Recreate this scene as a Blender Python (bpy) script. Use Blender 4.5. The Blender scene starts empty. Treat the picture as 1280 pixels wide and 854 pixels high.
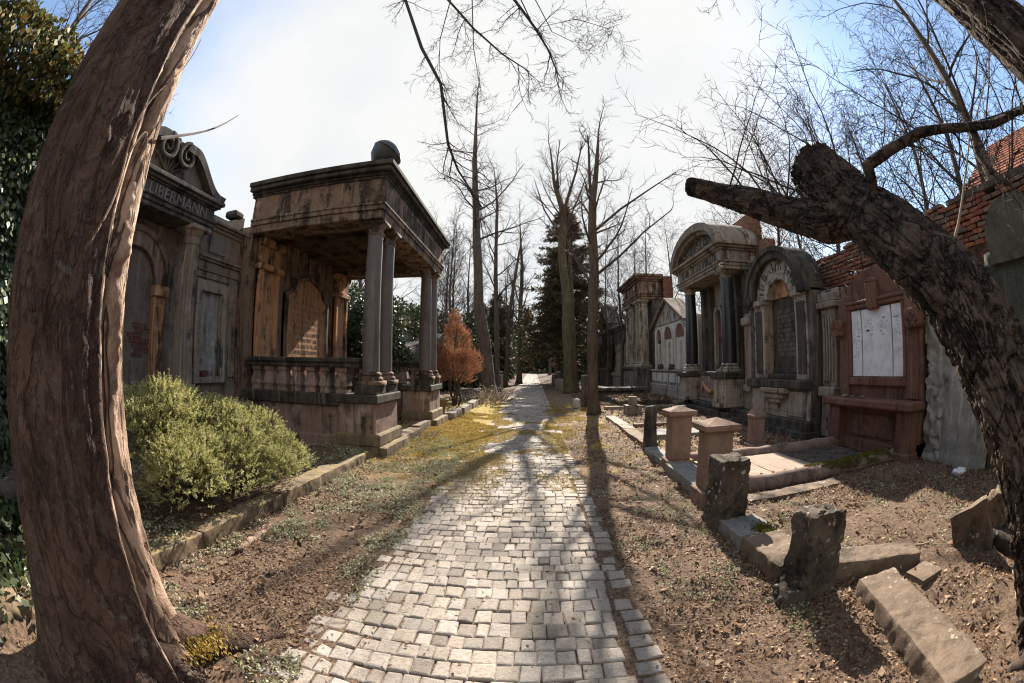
import bpy, bmesh, math, random
import numpy as np
from mathutils import Vector, Matrix
R = math.radians
random.seed(7)
SC = bpy.context.scene
COL = SC.collection
RNG = np.random.default_rng(11)

# ------------------------------------------------------------------ lens maths
EYE = np.array([0.0, 0.0, 1.6]); PITCH, YAW, FPX = R(3.3), R(-2.8), 533.3
_f = np.array([math.sin(YAW)*math.cos(PITCH), math.cos(YAW)*math.cos(PITCH), math.sin(PITCH)])
_r = np.array([math.cos(YAW), -math.sin(YAW), 0.0]); _u = np.cross(_r, _f)
def ray(x, y):
    dx, dy = x-640.0, 427.0-y; r = math.hypot(dx, dy)
    th = 2*math.asin(min(1, r/(2*FPX))); s = math.sin(th)/max(r, 1e-6)
    return _r*dx*s + _u*dy*s + _f*math.cos(th)
def at(x, y, Y):                       # point of the photo at depth Y along the path
    d = ray(x, y); return EYE + d*(Y/d[1])
def atd(x, y, D):                      # same, at horizontal distance D
    d = ray(x, y); return EYE + d*(D/math.hypot(d[0], d[1]))
def gnd(x, y, z=0.0):
    d = ray(x, y); return EYE + d*((z-EYE[2])/d[2])

# ------------------------------------------------------------------ numpy noise
_T = RNG.random(4096)*2-1
def _h(i, j, k): return _T[(i*73856093 ^ j*19349663 ^ k*83492791) & 4095]
def vn(P):
    P = np.asarray(P, float); i = np.floor(P).astype(np.int64); f = P-i; f = f*f*(3-2*f)
    x, y, z = i[..., 0], i[..., 1], i[..., 2]; a, b, c = f[..., 0], f[..., 1], f[..., 2]
    def L(p, q, t): return p+(q-p)*t
    return L(L(L(_h(x,y,z),_h(x+1,y,z),a), L(_h(x,y+1,z),_h(x+1,y+1,z),a), b),
             L(L(_h(x,y,z+1),_h(x+1,y,z+1),a), L(_h(x,y+1,z+1),_h(x+1,y+1,z+1),a), b), c)
def fbm(P, o=4):
    P = np.asarray(P, float); s = 0; a = 1; t = 0
    for k in range(o): s = s+a*vn(P+17.3*k); t += a; P = P*2.03; a *= .5
    return s/t
def ss(a, b, x): t = np.clip((x-a)/(b-a), 0, 1); return t*t*(3-2*t)

# ------------------------------------------------------------------ mesh builder
class MB:
    def __init__(s): s.v = []; s.f = []; s.n = 0; s.c = []
    def cut(s): s.c.append((len(s.v), len(s.f), s.n))
    def add(s, v, f):
        v = np.asarray(v, float).reshape(-1, 3); s.v.append(v)
        s.f.extend([tuple(i+s.n for i in q) for q in f]); s.n += len(v); return s
    def box(s, a, b, c=.012):
        a = np.minimum(a, b).astype(float), np.maximum(a, b).astype(float)
        lo, hi = a; c = min(c, .3*float((hi-lo).min()))
        V, idx = [], {}
        for sx in (0, 1):
            for sy in (0, 1):
                for sz in (0, 1):
                    for k in range(3):
                        sg = (sx, sy, sz); p = [0, 0, 0]
                        for m in range(3):
                            e = hi[m] if sg[m] else lo[m]
                            p[m] = e if m == k else e+(-c if sg[m] else c)
                        idx[(sg, k)] = len(V); V.append(p)
        F = []
        for k in range(3):
            i, j = [m for m in range(3) if m != k]
            for sk in (0, 1):
                q = []
                for si, sj in ((0,0),(1,0),(1,1),(0,1)):
                    g = [0,0,0]; g[k]=sk; g[i]=si; g[j]=sj; q.append(idx[(tuple(g), k)])
                F.append(q)
            for si in (0, 1):
                for sj in (0, 1):
                    g0=[0,0,0]; g0[i]=si; g0[j]=sj; g1=list(g0); g1[k]=1
                    F.append([idx[(tuple(g0),i)], idx[(tuple(g1),i)], idx[(tuple(g1),j)], idx[(tuple(g0),j)]])
        for sx in (0,1):
            for sy in (0,1):
                for sz in (0,1): F.append([idx[((sx,sy,sz),k)] for k in range(3)])
        return s.add(V, F)
    def prism(s, poly, d0, d1, T):
        n = len(poly)
        V = [T(u, d0, z) for u, z in poly]+[T(u, d1, z) for u, z in poly]
        F = [list(range(n)), list(range(n, 2*n))]+[[i, (i+1)%n, n+(i+1)%n, n+i] for i in range(n)]
        return s.add(V, F)
    def band(s, o, i, d0, d1, T, closed=False):
        n = len(o)
        V = [T(u,d0,z) for u,z in o]+[T(u,d0,z) for u,z in i]+[T(u,d1,z) for u,z in o]+[T(u,d1,z) for u,z in i]
        F = []
        for k in range(n if closed else n-1):
            q = (k+1) % n
            F += [[k,q,n+q,n+k],[2*n+k,2*n+q,3*n+q,3*n+k],[k,q,2*n+q,2*n+k],[n+k,n+q,3*n+q,3*n+k]]
        if not closed:
            F += [[0,n,3*n,2*n],[n-1,2*n-1,4*n-1,3*n-1]]
        return s.add(V, F)
    def lathe(s, prof, c, seg=24, flutes=0, fd=.06, frange=None, M=None):
        V, F = [], []
        for k, (r, z) in enumerate(prof):
            for j in range(seg):
                t = 2*math.pi*j/seg; rr = r
                if flutes and frange and frange[0] <= z <= frange[1]:
                    rr = r*(1-fd*abs(math.sin(t*flutes/2))**.6)
                p = Vector((rr*math.cos(t), rr*math.sin(t), z))
                if M is not None: p = M @ p
                V.append((c[0]+p.x, c[1]+p.y, c[2]+p.z))
        n = len(prof)
        for k in range(n-1):
            for j in range(seg):
                q = (j+1) % seg; F.append([k*seg+j, k*seg+q, (k+1)*seg+q, (k+1)*seg+j])
        F.append(list(range(seg))); F.append([(n-1)*seg+j for j in range(seg)])
        return s.add(V, F)
    def tube(s, pts, rad, sides=6, cap=True):
        P = np.asarray(pts, float); n = len(P); rad = np.broadcast_to(np.asarray(rad, float), (n,))
        d = np.gradient(P, axis=0); d /= np.linalg.norm(d, axis=1)[:, None]+1e-9
        a = np.array([0.3, 0.2, 1.0]) if abs(d[0][2]) < .8 else np.array([1.0, .2, 0])
        t = np.arange(sides)*2*math.pi/sides; V = np.empty((n, sides, 3))
        for k in range(n):
            a = a-d[k]*np.dot(a, d[k]); a /= np.linalg.norm(a)+1e-9; b = np.cross(d[k], a)
            V[k] = P[k]+rad[k]*(np.cos(t)[:, None]*a+np.sin(t)[:, None]*b)
        F = [[k*sides+j, k*sides+(j+1)%sides, (k+1)*sides+(j+1)%sides, (k+1)*sides+j] for k in range(n-1) for j in range(sides)]
        if cap: F += [list(range(sides)), [(n-1)*sides+j for j in range(sides)]]
        return s.add(V.reshape(-1, 3), F)
    def rock(s, a, b, res=.05, amp=.02, freq=4, rnd=.03, seed=0, M=None, taper=0, skew=(0,0)):
        a = np.array(a, float); b = np.array(b, float); lo = np.minimum(a, b); hi = np.maximum(a, b)
        N = [max(2, int(round(x))) for x in (hi-lo)/res]; idx, V, F = {}, [], []
        def vid(i, j, k):
            q = (i, j, k)
            if q not in idx: idx[q] = len(V); V.append(lo+(hi-lo)*np.array([i/N[0], j/N[1], k/N[2]]))
            return idx[q]
        for k in range(3):
            m, n = [x for x in range(3) if x != k]
            for e in (0, N[k]):
                for i in range(N[m]):
                    for j in range(N[n]):
                        q = []
                        for di, dj in ((0,0),(1,0),(1,1),(0,1)):
                            g = [0,0,0]; g[k]=e; g[m]=i+di; g[n]=j+dj; q.append(vid(*g))
                        F.append(q)
        V = np.array(V); rr = min(rnd, .45*float((hi-lo).min()))
        inn = np.clip(V, lo+rr, hi-rr); dv = V-inn; L = np.linalg.norm(dv, axis=1)[:, None]
        V = np.where(L > 1e-6, inn+dv/np.maximum(L, 1e-6)*rr, V)
        Q = V*freq+seed*13.7
        V = V+amp*np.stack([fbm(Q, 3), fbm(Q+51.1, 3), fbm(Q+97.7, 3)], 1)
        nd = (V-(lo+hi)/2)/(hi-lo); nd = nd/np.linalg.norm(nd, axis=1)[:, None]
        V = V-nd*(amp*.9*np.maximum(0, fbm(Q*2.7+7, 3)-.02)*2)[:, None]
        t = ((V[:, 2]-lo[2])/(hi[2]-lo[2]))[:, None]; cx = (lo+hi)/2
        V[:, :2] = cx[:2]+(V[:, :2]-cx[:2])*(1-taper*t)+np.array(skew)*t
        if M is not None:
            V = np.array([M @ Vector(p) for p in V])
        return s.add(V, F)
    def strokes(s, u0, u1, z0, z1, d, T, n, seed=0, w=.02, dep=.008):   # worn, unreadable cut letters
        rg = random.Random(seed); du = (u1-u0)/n
        for k in range(n):
            if rg.random() < .12: continue
            u = u0+du*(k+.15); kind = rg.randrange(4); h = z1-z0; ww = w
            segs = [(0, 0, 0, 1)]
            if kind == 1: segs.append((.55, 0, .55, 1))
            if kind == 2: segs.append((0, .95, .55, .95))
            if kind == 3: segs.append((0, .05, .5, .05))
            for (a, b, c, e) in segs:
                p = [(u+a*du-ww/2, z0+b*h-ww/2), (u+c*du+ww/2, z0+b*h-ww/2), (u+c*du+ww/2, z0+e*h+ww/2), (u+a*du-ww/2, z0+e*h+ww/2)]
                s.prism(p, d, d+dep, T)
        return s

ORG = {}
def tagp(o, label=None, cat=None, group=None, kind=None):
    if label: o['label'] = label
    if cat: o['category'] = cat
    if group: o['group'] = group
    if kind: o['kind'] = kind
    return o
def root(name, label, cat, loc, group=None):
    o = bpy.data.objects.new(name, None); COL.objects.link(o); o.location = loc; o.empty_display_size = .2
    ORG[o.name] = np.array(loc, float); return tagp(o, label, cat, group)
def build(mb, name, mat, parent=None, label=None, cat=None, group=None, kind=None, smooth=0, fix=True):
    if mb.c:
        cs = [(0, 0, 0)]+[c for c in mb.c if c[0] < len(mb.v)]+[(len(mb.v), len(mb.f), mb.n)]; first = None
        for p, q in zip(cs[:-1], cs[1:]):
            m = MB(); m.v = mb.v[p[0]:q[0]]; m.f = [tuple(i-p[2] for i in f) for f in mb.f[p[1]:q[1]]]; m.n = q[2]-p[2]
            o = build(m, name, mat, parent, label, cat, group, kind, smooth, fix); first = first or o
        return first
    V = np.concatenate(mb.v); org = np.zeros(3)
    if parent is not None: org = ORG[parent.name]
    elif kind != 'structure' and kind != 'stuff':
        org = np.array([V[:, 0].mean(), V[:, 1].mean(), V[:, 2].min()])
    me = bpy.data.meshes.new(name); me.from_pydata((V-org).tolist(), [], mb.f); me.update()
    if fix:
        bm = bmesh.new(); bm.from_mesh(me); bmesh.ops.recalc_face_normals(bm, faces=bm.faces); bm.to_mesh(me); bm.free()
    if smooth:
        me.polygons.foreach_set('use_smooth', np.ones(len(me.polygons), bool))
        if smooth < 180: me.set_sharp_from_angle(angle=R(smooth))
    o = bpy.data.objects.new(name, me); COL.objects.link(o); me.materials.append(mat)
    if parent is not None: o.parent = parent; ORG[o.name] = org
    else: o.location = org; ORG[o.name] = org
    return tagp(o, label, cat, group, kind)
def quads_mesh(name, Q, mat, parent=None, rnd=None, label=None, cat=None, group=None, kind=None, k=4, smooth=False):
    Q = np.asarray(Q, np.float64).reshape(-1, k, 3); n = len(Q); org = np.zeros(3)
    if parent is not None: org = ORG[parent.name]
    elif kind != 'stuff': org = np.array([Q[..., 0].mean(), Q[..., 1].mean(), Q[..., 2].min()])
    me = bpy.data.meshes.new(name); me.vertices.add(n*k); me.vertices.foreach_set('co', (Q-org).reshape(-1).astype(np.float32))
    me.loops.add(n*k); me.loops.foreach_set('vertex_index', np.arange(n*k, dtype=np.int32))
    me.polygons.add(n); me.polygons.foreach_set('loop_start', np.arange(0, n*k, k, dtype=np.int32))
    me.update(calc_edges=True)
    a = me.attributes.new('rnd', 'FLOAT', 'FACE'); a.data.foreach_set('value', (RNG.random(n) if rnd is None else np.asarray(rnd)).astype(np.float32))
    if smooth: me.polygons.foreach_set('use_smooth', np.ones(n, bool))
    o = bpy.data.objects.new(name, me); COL.objects.link(o); me.materials.append(mat)
    if parent is not None: o.parent = parent; ORG[o.name] = org
    else: o.location = org
    return tagp(o, label, cat, group, kind)
def unit(v): return v/(np.linalg.norm(v, axis=-1, keepdims=True)+1e-9)
def rdir(n): return unit(RNG.normal(size=(n, 3)))
def leafquads(C, A, S, W=.6, bend=.25, N=None):
    """leaves: base C, axis A (unit), length S, folded diamond"""
    n = len(C); S = np.broadcast_to(S, (n,))[:, None]
    B = unit(np.cross(A, rdir(n) if N is None else N)); Nn = np.cross(A, B)
    m = C+A*S*.5
    return np.stack([C, m+B*S*W*.5+Nn*S*bend*.4, C+A*S-Nn*S*bend*.3, m-B*S*W*.5+Nn*S*bend*.4], 1)
def text_mesh(name, body, size, T, u0, z0, width, d, mat, parent, ext=.012):
    cu = bpy.data.curves.new('lettering', 'FONT'); cu.body = body; cu.size = size; cu.extrude = ext
    to = bpy.data.objects.new('lettering_src', cu); COL.objects.link(to)
    dg = bpy.context.evaluated_depsgraph_get(); me = to.evaluated_get(dg).to_mesh()
    V = np.array([v.co[:] for v in me.vertices]); F = [tuple(p.vertices) for p in me.polygons]
    bpy.data.objects.remove(to); bpy.data.curves.remove(cu)
    V[:, 0] -= V[:, 0].min(); V[:, 0] *= width/V[:, 0].max()
    mb = MB(); mb.add([T(u0+v[0], d+v[2], z0+v[1]) for v in V], F)
    return build(mb, name, mat, parent)

# ------------------------------------------------------------------ materials
class NT:
    def __init__(s, name):
        m = bpy.data.materials.new(name); m.use_nodes = True; s.m = m; s.t = m.node_tree; s.N = s.t.nodes; s.L = s.t.links
        s.b = s.N['Principled BSDF']; s.pos = s.N.new('ShaderNodeNewGeometry')
    def new(s, t, **k):
        n = s.N.new(t)
        for a, v in k.items():
            if a in n.bl_rna.properties: setattr(n, a, v)
        return n
    def vec(s, sc=(1,1,1), off=(0,0,0)):
        n = s.new('ShaderNodeMapping'); s.L.new(s.pos.outputs['Position'], n.inputs['Vector'])
        n.inputs['Scale'].default_value = sc; n.inputs['Location'].default_value = off; return n.outputs[0]
    def noise(s, sc, det=6, rough=.6, v=None, dist=0):
        n = s.new('ShaderNodeTexNoise'); n.inputs['Scale'].default_value = sc; n.inputs['Detail'].default_value = det
        n.inputs['Roughness'].default_value = rough; n.inputs['Distortion'].default_value = dist
        s.L.new(v if v is not None else s.pos.outputs['Position'], n.inputs['Vector']); return n.outputs['Fac']
    def ramp(s, f, a, b, smooth=True):
        n = s.new('ShaderNodeMapRange'); n.interpolation_type = 'SMOOTHSTEP' if smooth else 'LINEAR'
        s.L.new(f, n.inputs['Value']); n.inputs['From Min'].default_value = a; n.inputs['From Max'].default_value = b; return n.outputs[0]
    def math(s, op, a, b=0.0):
        n = s.new('ShaderNodeMath'); n.operation = op
        for i, v in enumerate((a, b)):
            if isinstance(v, (int, float)): n.inputs[i].default_value = v
            else: s.L.new(v, n.inputs[i])
        return n.outputs[0]
    def mix(s, f, a, b):
        n = s.new('ShaderNodeMix'); n.data_type = 'RGBA'
        for i, v in ((0, f), (6, a), (7, b)):
            if isinstance(v, (int, float)): n.inputs[i].default_value = v
            elif isinstance(v, (tuple, list)): n.inputs[i].default_value = (*v, 1)
            else: s.L.new(v, n.inputs[i])
        return n.outputs[2]
    def crack(s, v, w, det=4, dist=.6):
        n = s.noise(1, det, .55, v, dist); return s.ramp(s.math('ABSOLUTE', s.math('SUBTRACT', n, .5)), w, 0.0)
    def up(s):
        n = s.new('ShaderNodeSeparateXYZ'); s.L.new(s.pos.outputs['True Normal'], n.inputs[0]); return n.outputs[2]
    def attr(s, a='rnd'):
        n = s.new('ShaderNodeAttribute'); n.attribute_name = a; return n.outputs['Fac']
    def done(s, col, rough=.85, bump=None, bs=.4, bd=.02, spec=.3):
        if isinstance(col, (tuple, list)): s.b.inputs['Base Color'].default_value = (*col, 1)
        else: s.L.new(col, s.b.inputs['Base Color'])
        if isinstance(rough, (int, float)): s.b.inputs['Roughness'].default_value = rough
        else: s.L.new(rough, s.b.inputs['Roughness'])
        s.b.inputs['Specular IOR Level'].default_value = spec
        if bump is not None:
            n = s.new('ShaderNodeBump'); n.inputs['Strength'].default_value = bs; n.inputs['Distance'].default_value = bd
            s.L.new(bump, n.inputs['Height']); s.L.new(n.outputs[0], s.b.inputs['Normal'])
        return s.m

def stone(name, base, light, dark, stain=.5, stainw=.14, lw=.5, moss=0, moss_col=(.07,.08,.025), lichen=0, streak=True, rough=.9, gr=45, bs=.5, joints=None, spec=.25, off=(0,0,0)):
    """weathered stone: base colour, pale efflorescence, black crust running down in streaks, moss on ledges"""
    t = NT(name)
    a = t.noise(1.7, 8, .65, t.vec((1,1,1), off)); b = t.noise(gr, 5, .7); c = t.noise(6.5, 7, .7, t.vec((1,1,.8), off), .4)
    st = t.noise(1.1, 8, .68, t.vec((3.4,3.4,.5), off), .3) if streak else t.noise(2.4, 8, .68)
    col = t.mix(t.ramp(c, .35, .7), base, tuple(x*.72 for x in base))
    col = t.mix(t.math('MULTIPLY', t.ramp(t.math('ADD', t.math('MULTIPLY', a, .55), t.math('MULTIPLY', st, .45)), .5, .66), lw), col, light)
    d = t.math('ADD', t.math('MULTIPLY', st, .6), t.math('MULTIPLY', t.noise(3.1, 9, .7), .4))
    col = t.mix(t.ramp(d, 1-stain-stainw/2+.0, 1-stain+stainw/2), col, dark)
    col = t.mix(t.math('MULTIPLY', t.ramp(b, .4, .75), .35), col, tuple(min(1, x*1.5+.02) for x in base))
    if streak:
        s2 = t.noise(1, 6, .65, t.vec((8.5,8.5,.42), off), .4)
        col = t.mix(t.math('MULTIPLY', t.ramp(s2, .56, .68), .55), col, light); col = t.mix(t.math('MULTIPLY', t.ramp(s2, .43, .33), .65), col, dark)
    bump = t.math('ADD', t.math('MULTIPLY', b, .35), t.math('MULTIPLY', c, 1.0))
    if joints:
        br = t.new('ShaderNodeTexBrick'); sx = t.new('ShaderNodeSeparateXYZ'); cb = t.new('ShaderNodeCombineXYZ')
        t.L.new(t.pos.outputs['Position'], sx.inputs[0])
        t.L.new(t.math('ADD', sx.outputs[1], sx.outputs[0]), cb.inputs[0]); t.L.new(sx.outputs[2], cb.inputs[1]); t.L.new(cb.outputs[0], br.inputs['Vector'])
        br.inputs['Scale'].default_value = 1; br.inputs['Brick Width'].default_value = joints[0]; br.inputs['Row Height'].default_value = joints[1]
        br.inputs['Mortar Size'].default_value = .006; br.inputs['Mortar Smooth'].default_value = .3
        f = br.outputs['Fac']; col = t.mix(t.math('MULTIPLY', f, .75), col, tuple(x*.25 for x in base))
        bump = t.math('SUBTRACT', bump, t.math('MULTIPLY', f, .8))
    if lichen:
        l = t.math('MULTIPLY', t.ramp(t.noise(17, 3, .5), .62, .66), t.ramp(t.noise(2.6, 4, .6), .45, .6)); col = t.mix(t.math('MULTIPLY', l, lichen), col, (.46,.45,.37))
        k = t.math('MULTIPLY', t.crack(t.vec((3.1,3.1,3.1)), .007, 7, .2), t.ramp(t.noise(1.9, 3), .5, .62)); col = t.mix(t.math('MULTIPLY', k, .5), col, dark); bump = t.math('ADD', t.math('SUBTRACT', bump, t.math('MULTIPLY', k, .5)), t.math('MULTIPLY', t.noise(150, 3, .7), .3))
    if moss:
        m = t.math('MULTIPLY', t.ramp(t.up(), .35, .8), t.ramp(t.noise(5, 8, .7), 1-moss-.12, 1-moss+.1))
        col = t.mix(m, col, t.mix(t.noise(60, 3), moss_col, tuple(x*2.2 for x in moss_col)))
    return t.done(col, rough, bump, bs, .015, spec)

M = {}
M['soot'] = stone('sooty_sandstone', (.235,.19,.15), (.44,.38,.31), (.024,.021,.019), .445, .11, .8, .22, (.06,.058,.03))
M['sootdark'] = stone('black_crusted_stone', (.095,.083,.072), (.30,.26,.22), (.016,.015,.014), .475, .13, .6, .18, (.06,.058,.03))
M['sootpale'] = stone('pale_weathered_sandstone', (.30,.255,.205), (.50,.45,.38), (.028,.024,.021), .46, .10, .75, .3, joints=(.9,.52))
M['brown'] = stone('brown_sandstone', (.205,.135,.095), (.46,.385,.32), (.016,.013,.011), .49, .10, .85, .36, off=(3,1,7))
M['brownwarm'] = stone('warm_stained_sandstone', (.44,.235,.125), (.56,.43,.32), (.018,.014,.011), .46, .10, .7, 0, off=(1,5,2))
M['ledge'] = stone('dark_mossy_ledge', (.075,.065,.052), (.22,.18,.13), (.015,.014,.013), .5, .16, .4, .34, (.055,.052,.026))
M['step'] = stone('ochre_mossy_step', (.19,.14,.088), (.33,.25,.16), (.028,.022,.017), .445, .14, .6, .40, (.14,.115,.028))
M['plinth'] = stone('pinkish_plinth_stone', (.27,.18,.145), (.56,.47,.42), (.022,.019,.017), .455, .12, .7, 0)
M['shaft'] = stone('grey_column_stone', (.125,.108,.098), (.23,.20,.185), (.035,.03,.028), .42, .2, .5, 0, gr=90, bs=.12, rough=.55, spec=.4)
M['redstone'] = stone('red_sandstone', (.16,.079,.056), (.27,.16,.12), (.04,.023,.018), .44, .16, .6, 0, gr=70, bs=.6)
M['pinkpost'] = stone('pink_granite', (.245,.165,.122), (.38,.29,.225), (.07,.048,.037), .40, .25, .5, 0, gr=140, bs=.25, streak=False)
M['pinkdark'] = stone('dull_pink_stone', (.21,.145,.12), (.34,.26,.225), (.05,.036,.03), .43, .18, .5, 0, gr=120, bs=.25)
M['rough'] = stone('rough_brown_stone', (.10,.078,.06), (.24,.18,.13), (.02,.017,.014), .47, .18, .6, .24, (.11,.10,.028), streak=False, gr=22, bs=1.3, lichen=.7)
M['tan'] = stone('tan_kerb_stone', (.18,.132,.096), (.32,.255,.195), (.04,.032,.025), .45, .16, .7, .18, (.12,.11,.03), streak=False, gr=34, bs=1.0, lichen=.7)
M['greyslab'] = stone('grey_kerb_stone', (.20,.20,.19), (.36,.36,.35), (.05,.05,.045), .40, .2, .6, .25, (.10,.13,.03), streak=False, gr=40, bs=.6, lichen=.7)
M['whitestone'] = stone('pale_limewashed_stone', (.50,.46,.40), (.66,.63,.57), (.05,.045,.04), .37, .14, .6, 0)
M['blackgr'] = stone('polished_black_granite', (.018,.018,.02), (.03,.03,.033), (.01,.01,.011), .45, .3, .3, 0, gr=120, bs=.03, rough=.28, spec=.5)
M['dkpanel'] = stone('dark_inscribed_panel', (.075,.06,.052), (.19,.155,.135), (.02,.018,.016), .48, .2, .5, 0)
M['marble'] = stone('white_marble', (.70,.72,.75), (.80,.81,.83), (.42,.42,.43), .30, .25, .4, 0, gr=70, bs=.1, rough=.5, streak=False)
M['etch'] = NT('worn_dark_letters').done((.52,.52,.53), .8)
M['dimlet'] = stone('worn_letter_relief', (.20,.185,.16), (.30,.28,.24), (.05,.045,.04), .42, .2, .5)
M['cut'] = NT('dark_cut_letters').done((.04,.036,.032), .9)
M['bronze'] = stone('green_black_bronze', (.045,.055,.05), (.10,.13,.11), (.015,.017,.016), .45, .25, .5, 0, gr=60, bs=.15, rough=.5, spec=.5)
M['plaster'] = stone('grey_rough_plaster', (.29,.275,.24), (.56,.535,.49), (.05,.048,.04), .44, .14, .9, 0, gr=30, bs=1.2)
M['greenplaster'] = stone('dark_damp_plaster', (.085,.088,.068), (.19,.19,.15), (.03,.032,.024), .45, .22, .6, 0, gr=20, bs=.8)
M['niche'] = stone('brown_niche_plaster', (.17,.13,.10), (.30,.25,.21), (.035,.03,.026), .42, .2, .5, 0, gr=25, bs=.5)

def brick_mat(name, c1, c2, mortar, dirt, bw=.25, rh=.078):
    t = NT(name); br = t.new('ShaderNodeTexBrick'); sx = t.new('ShaderNodeSeparateXYZ'); cb = t.new('ShaderNodeCombineXYZ')
    t.L.new(t.pos.outputs['Position'], sx.inputs[0]); t.L.new(t.math('ADD', sx.outputs[1], sx.outputs[0]), cb.inputs[0])
    t.L.new(t.math('ADD', sx.outputs[2], t.math('MULTIPLY', t.noise(3, 3), .02)), cb.inputs[1]); t.L.new(cb.outputs[0], br.inputs['Vector'])
    br.inputs['Scale'].default_value = 1; br.inputs['Brick Width'].default_value = bw; br.inputs['Row Height'].default_value = rh
    br.inputs['Mortar Size'].default_value = .009; br.inputs['Mortar Smooth'].default_value = .4; br.inputs['Bias'].default_value = -.1
    for i, c in ((1, c1), (2, c2), (3, mortar)): br.inputs[i].default_value = (*c, 1)
    n = t.noise(2.2, 8, .7); col = t.mix(t.ramp(n, .45, .66), br.outputs['Color'], dirt)
    col = t.mix(t.math('MULTIPLY', t.ramp(t.noise(30, 5), .45, .75), .4), col, tuple(x*1.4 for x in c1))
    h = t.math('SUBTRACT', t.math('MULTIPLY', t.noise(18, 6), .6), br.outputs['Fac'])
    return t.done(col, .92, h, .9, .02, .2)
M['brick'] = brick_mat('old_red_brick', (.17,.058,.036), (.11,.04,.028), (.18,.15,.125), (.03,.025,.021))
M['brickloose'] = None
def attr_mat(name, cols, rough=.8, noise=18, trans=0, spec=.25, jit=.4, bump=True):
    t = NT(name); n = t.new('ShaderNodeValToRGB'); e = n.color_ramp.elements
    while len(e) < len(cols): e.new(.5)
    for i, c in enumerate(cols): e[i].position = i/(len(cols)-1); e[i].color = (*c, 1)
    t.L.new(t.attr(), n.inputs[0]); f = t.noise(noise, 5, .7)
    col = t.mix(t.math('MULTIPLY', t.ramp(f, .35, .75), jit), n.outputs[0], tuple(x*.45 for x in cols[0]))
    m = t.done(col, rough, f if bump else None, .3, .01, spec)
    if trans:
        tr = t.new('ShaderNodeBsdfTranslucent'); t.L.new(col, tr.inputs[0]); mx = t.new('ShaderNodeMixShader'); mx.inputs[0].default_value = trans
        t.L.new(t.b.outputs[0], mx.inputs[1]); t.L.new(tr.outputs[0], mx.inputs[2]); t.L.new(mx.outputs[0], t.N['Material Output'].inputs[0])
    return m
M['brickloose'] = attr_mat('crumbling_red_brick', [(.12,.05,.033),(.25,.085,.05),(.33,.13,.07),(.22,.14,.105),(.13,.085,.065)], .92, 22)
def sett_mat():
    t = NT('granite_setts'); n = t.new('ShaderNodeValToRGB'); e = n.color_ramp.elements; cols = [(.17,.145,.125),(.29,.25,.215),(.37,.325,.285),(.24,.215,.19),(.35,.295,.245),(.43,.38,.335),(.31,.28,.255)]
    while len(e) < len(cols): e.new(.5)
    for i, c in enumerate(cols): e[i].position = i/(len(cols)-1); e[i].color = (*c, 1)
    t.L.new(t.attr(), n.inputs[0]); f = t.noise(46, 6, .75); g = t.noise(9, 7, .7); s = t.noise(1.6, 7, .65)
    col = t.mix(t.math('MULTIPLY', t.ramp(f, .38, .72), .55), n.outputs[0], (.10,.085,.07)); col = t.mix(t.math('MULTIPLY', t.ramp(g, .55, .72), .6), col, (.09,.07,.052))
    col = t.mix(t.math('MULTIPLY', t.ramp(s, .5, .68), .45), col, (.12,.095,.07)); col = t.mix(t.math('MULTIPLY', t.ramp(t.noise(120, 3), .56, .7), .4), col, (.5,.46,.4))
    return t.done(col, .8, t.math('ADD', t.math('MULTIPLY', f, .8), g), .8, .012, .25)
M['sett'] = sett_mat()
M['litter'] = attr_mat('dead_leaves', [(.045,.024,.014),(.13,.068,.036),(.22,.13,.075),(.42,.31,.21),(.11,.056,.03),(.28,.175,.105)], .8, 40, .15)
M['sprout'] = attr_mat('ground_cover_leaves', [(.20,.22,.10),(.40,.41,.26),(.58,.57,.44),(.28,.30,.14)], .7, 40, .2)
M['mossleaf'] = attr_mat('moss_and_grass', [(.22,.155,.035),(.44,.31,.075),(.56,.42,.14),(.26,.22,.06)], .85, 30, .25)
M['ivy'] = attr_mat('ivy_leaves', [(.018,.032,.014),(.035,.058,.022),(.06,.085,.03),(.10,.12,.04)], .42, 20, .18, .5)
M['ivytop'] = attr_mat('autumn_ivy_leaves', [(.05,.075,.022),(.10,.125,.035),(.16,.15,.04),(.22,.12,.03),(.05,.08,.024)], .5, 20, .3, .4)
M['juniper'] = attr_mat('juniper_sprays', [(.11,.122,.047),(.29,.29,.115),(.46,.445,.195),(.60,.565,.30)], .8, 12, .3, jit=.2, bump=False)
M['rust'] = attr_mat('rusty_dry_needles', [(.16,.07,.04),(.28,.12,.06),(.38,.17,.09),(.46,.25,.15)], .8, 12, .3)
M['needle'] = attr_mat('dark_conifer_needles', [(.03,.03,.015),(.065,.058,.028),(.115,.09,.044),(.17,.12,.06)], .75, 8, .12)
M['shrubgreen'] = attr_mat('evergreen_shrub_leaves', [(.02,.034,.014),(.045,.066,.025),(.075,.10,.038)], .6, 10, .15)
M['dry'] = attr_mat('pale_dry_stalks', [(.18,.14,.10),(.32,.26,.20),(.42,.36,.30)], .85, 20, .1)

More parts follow.
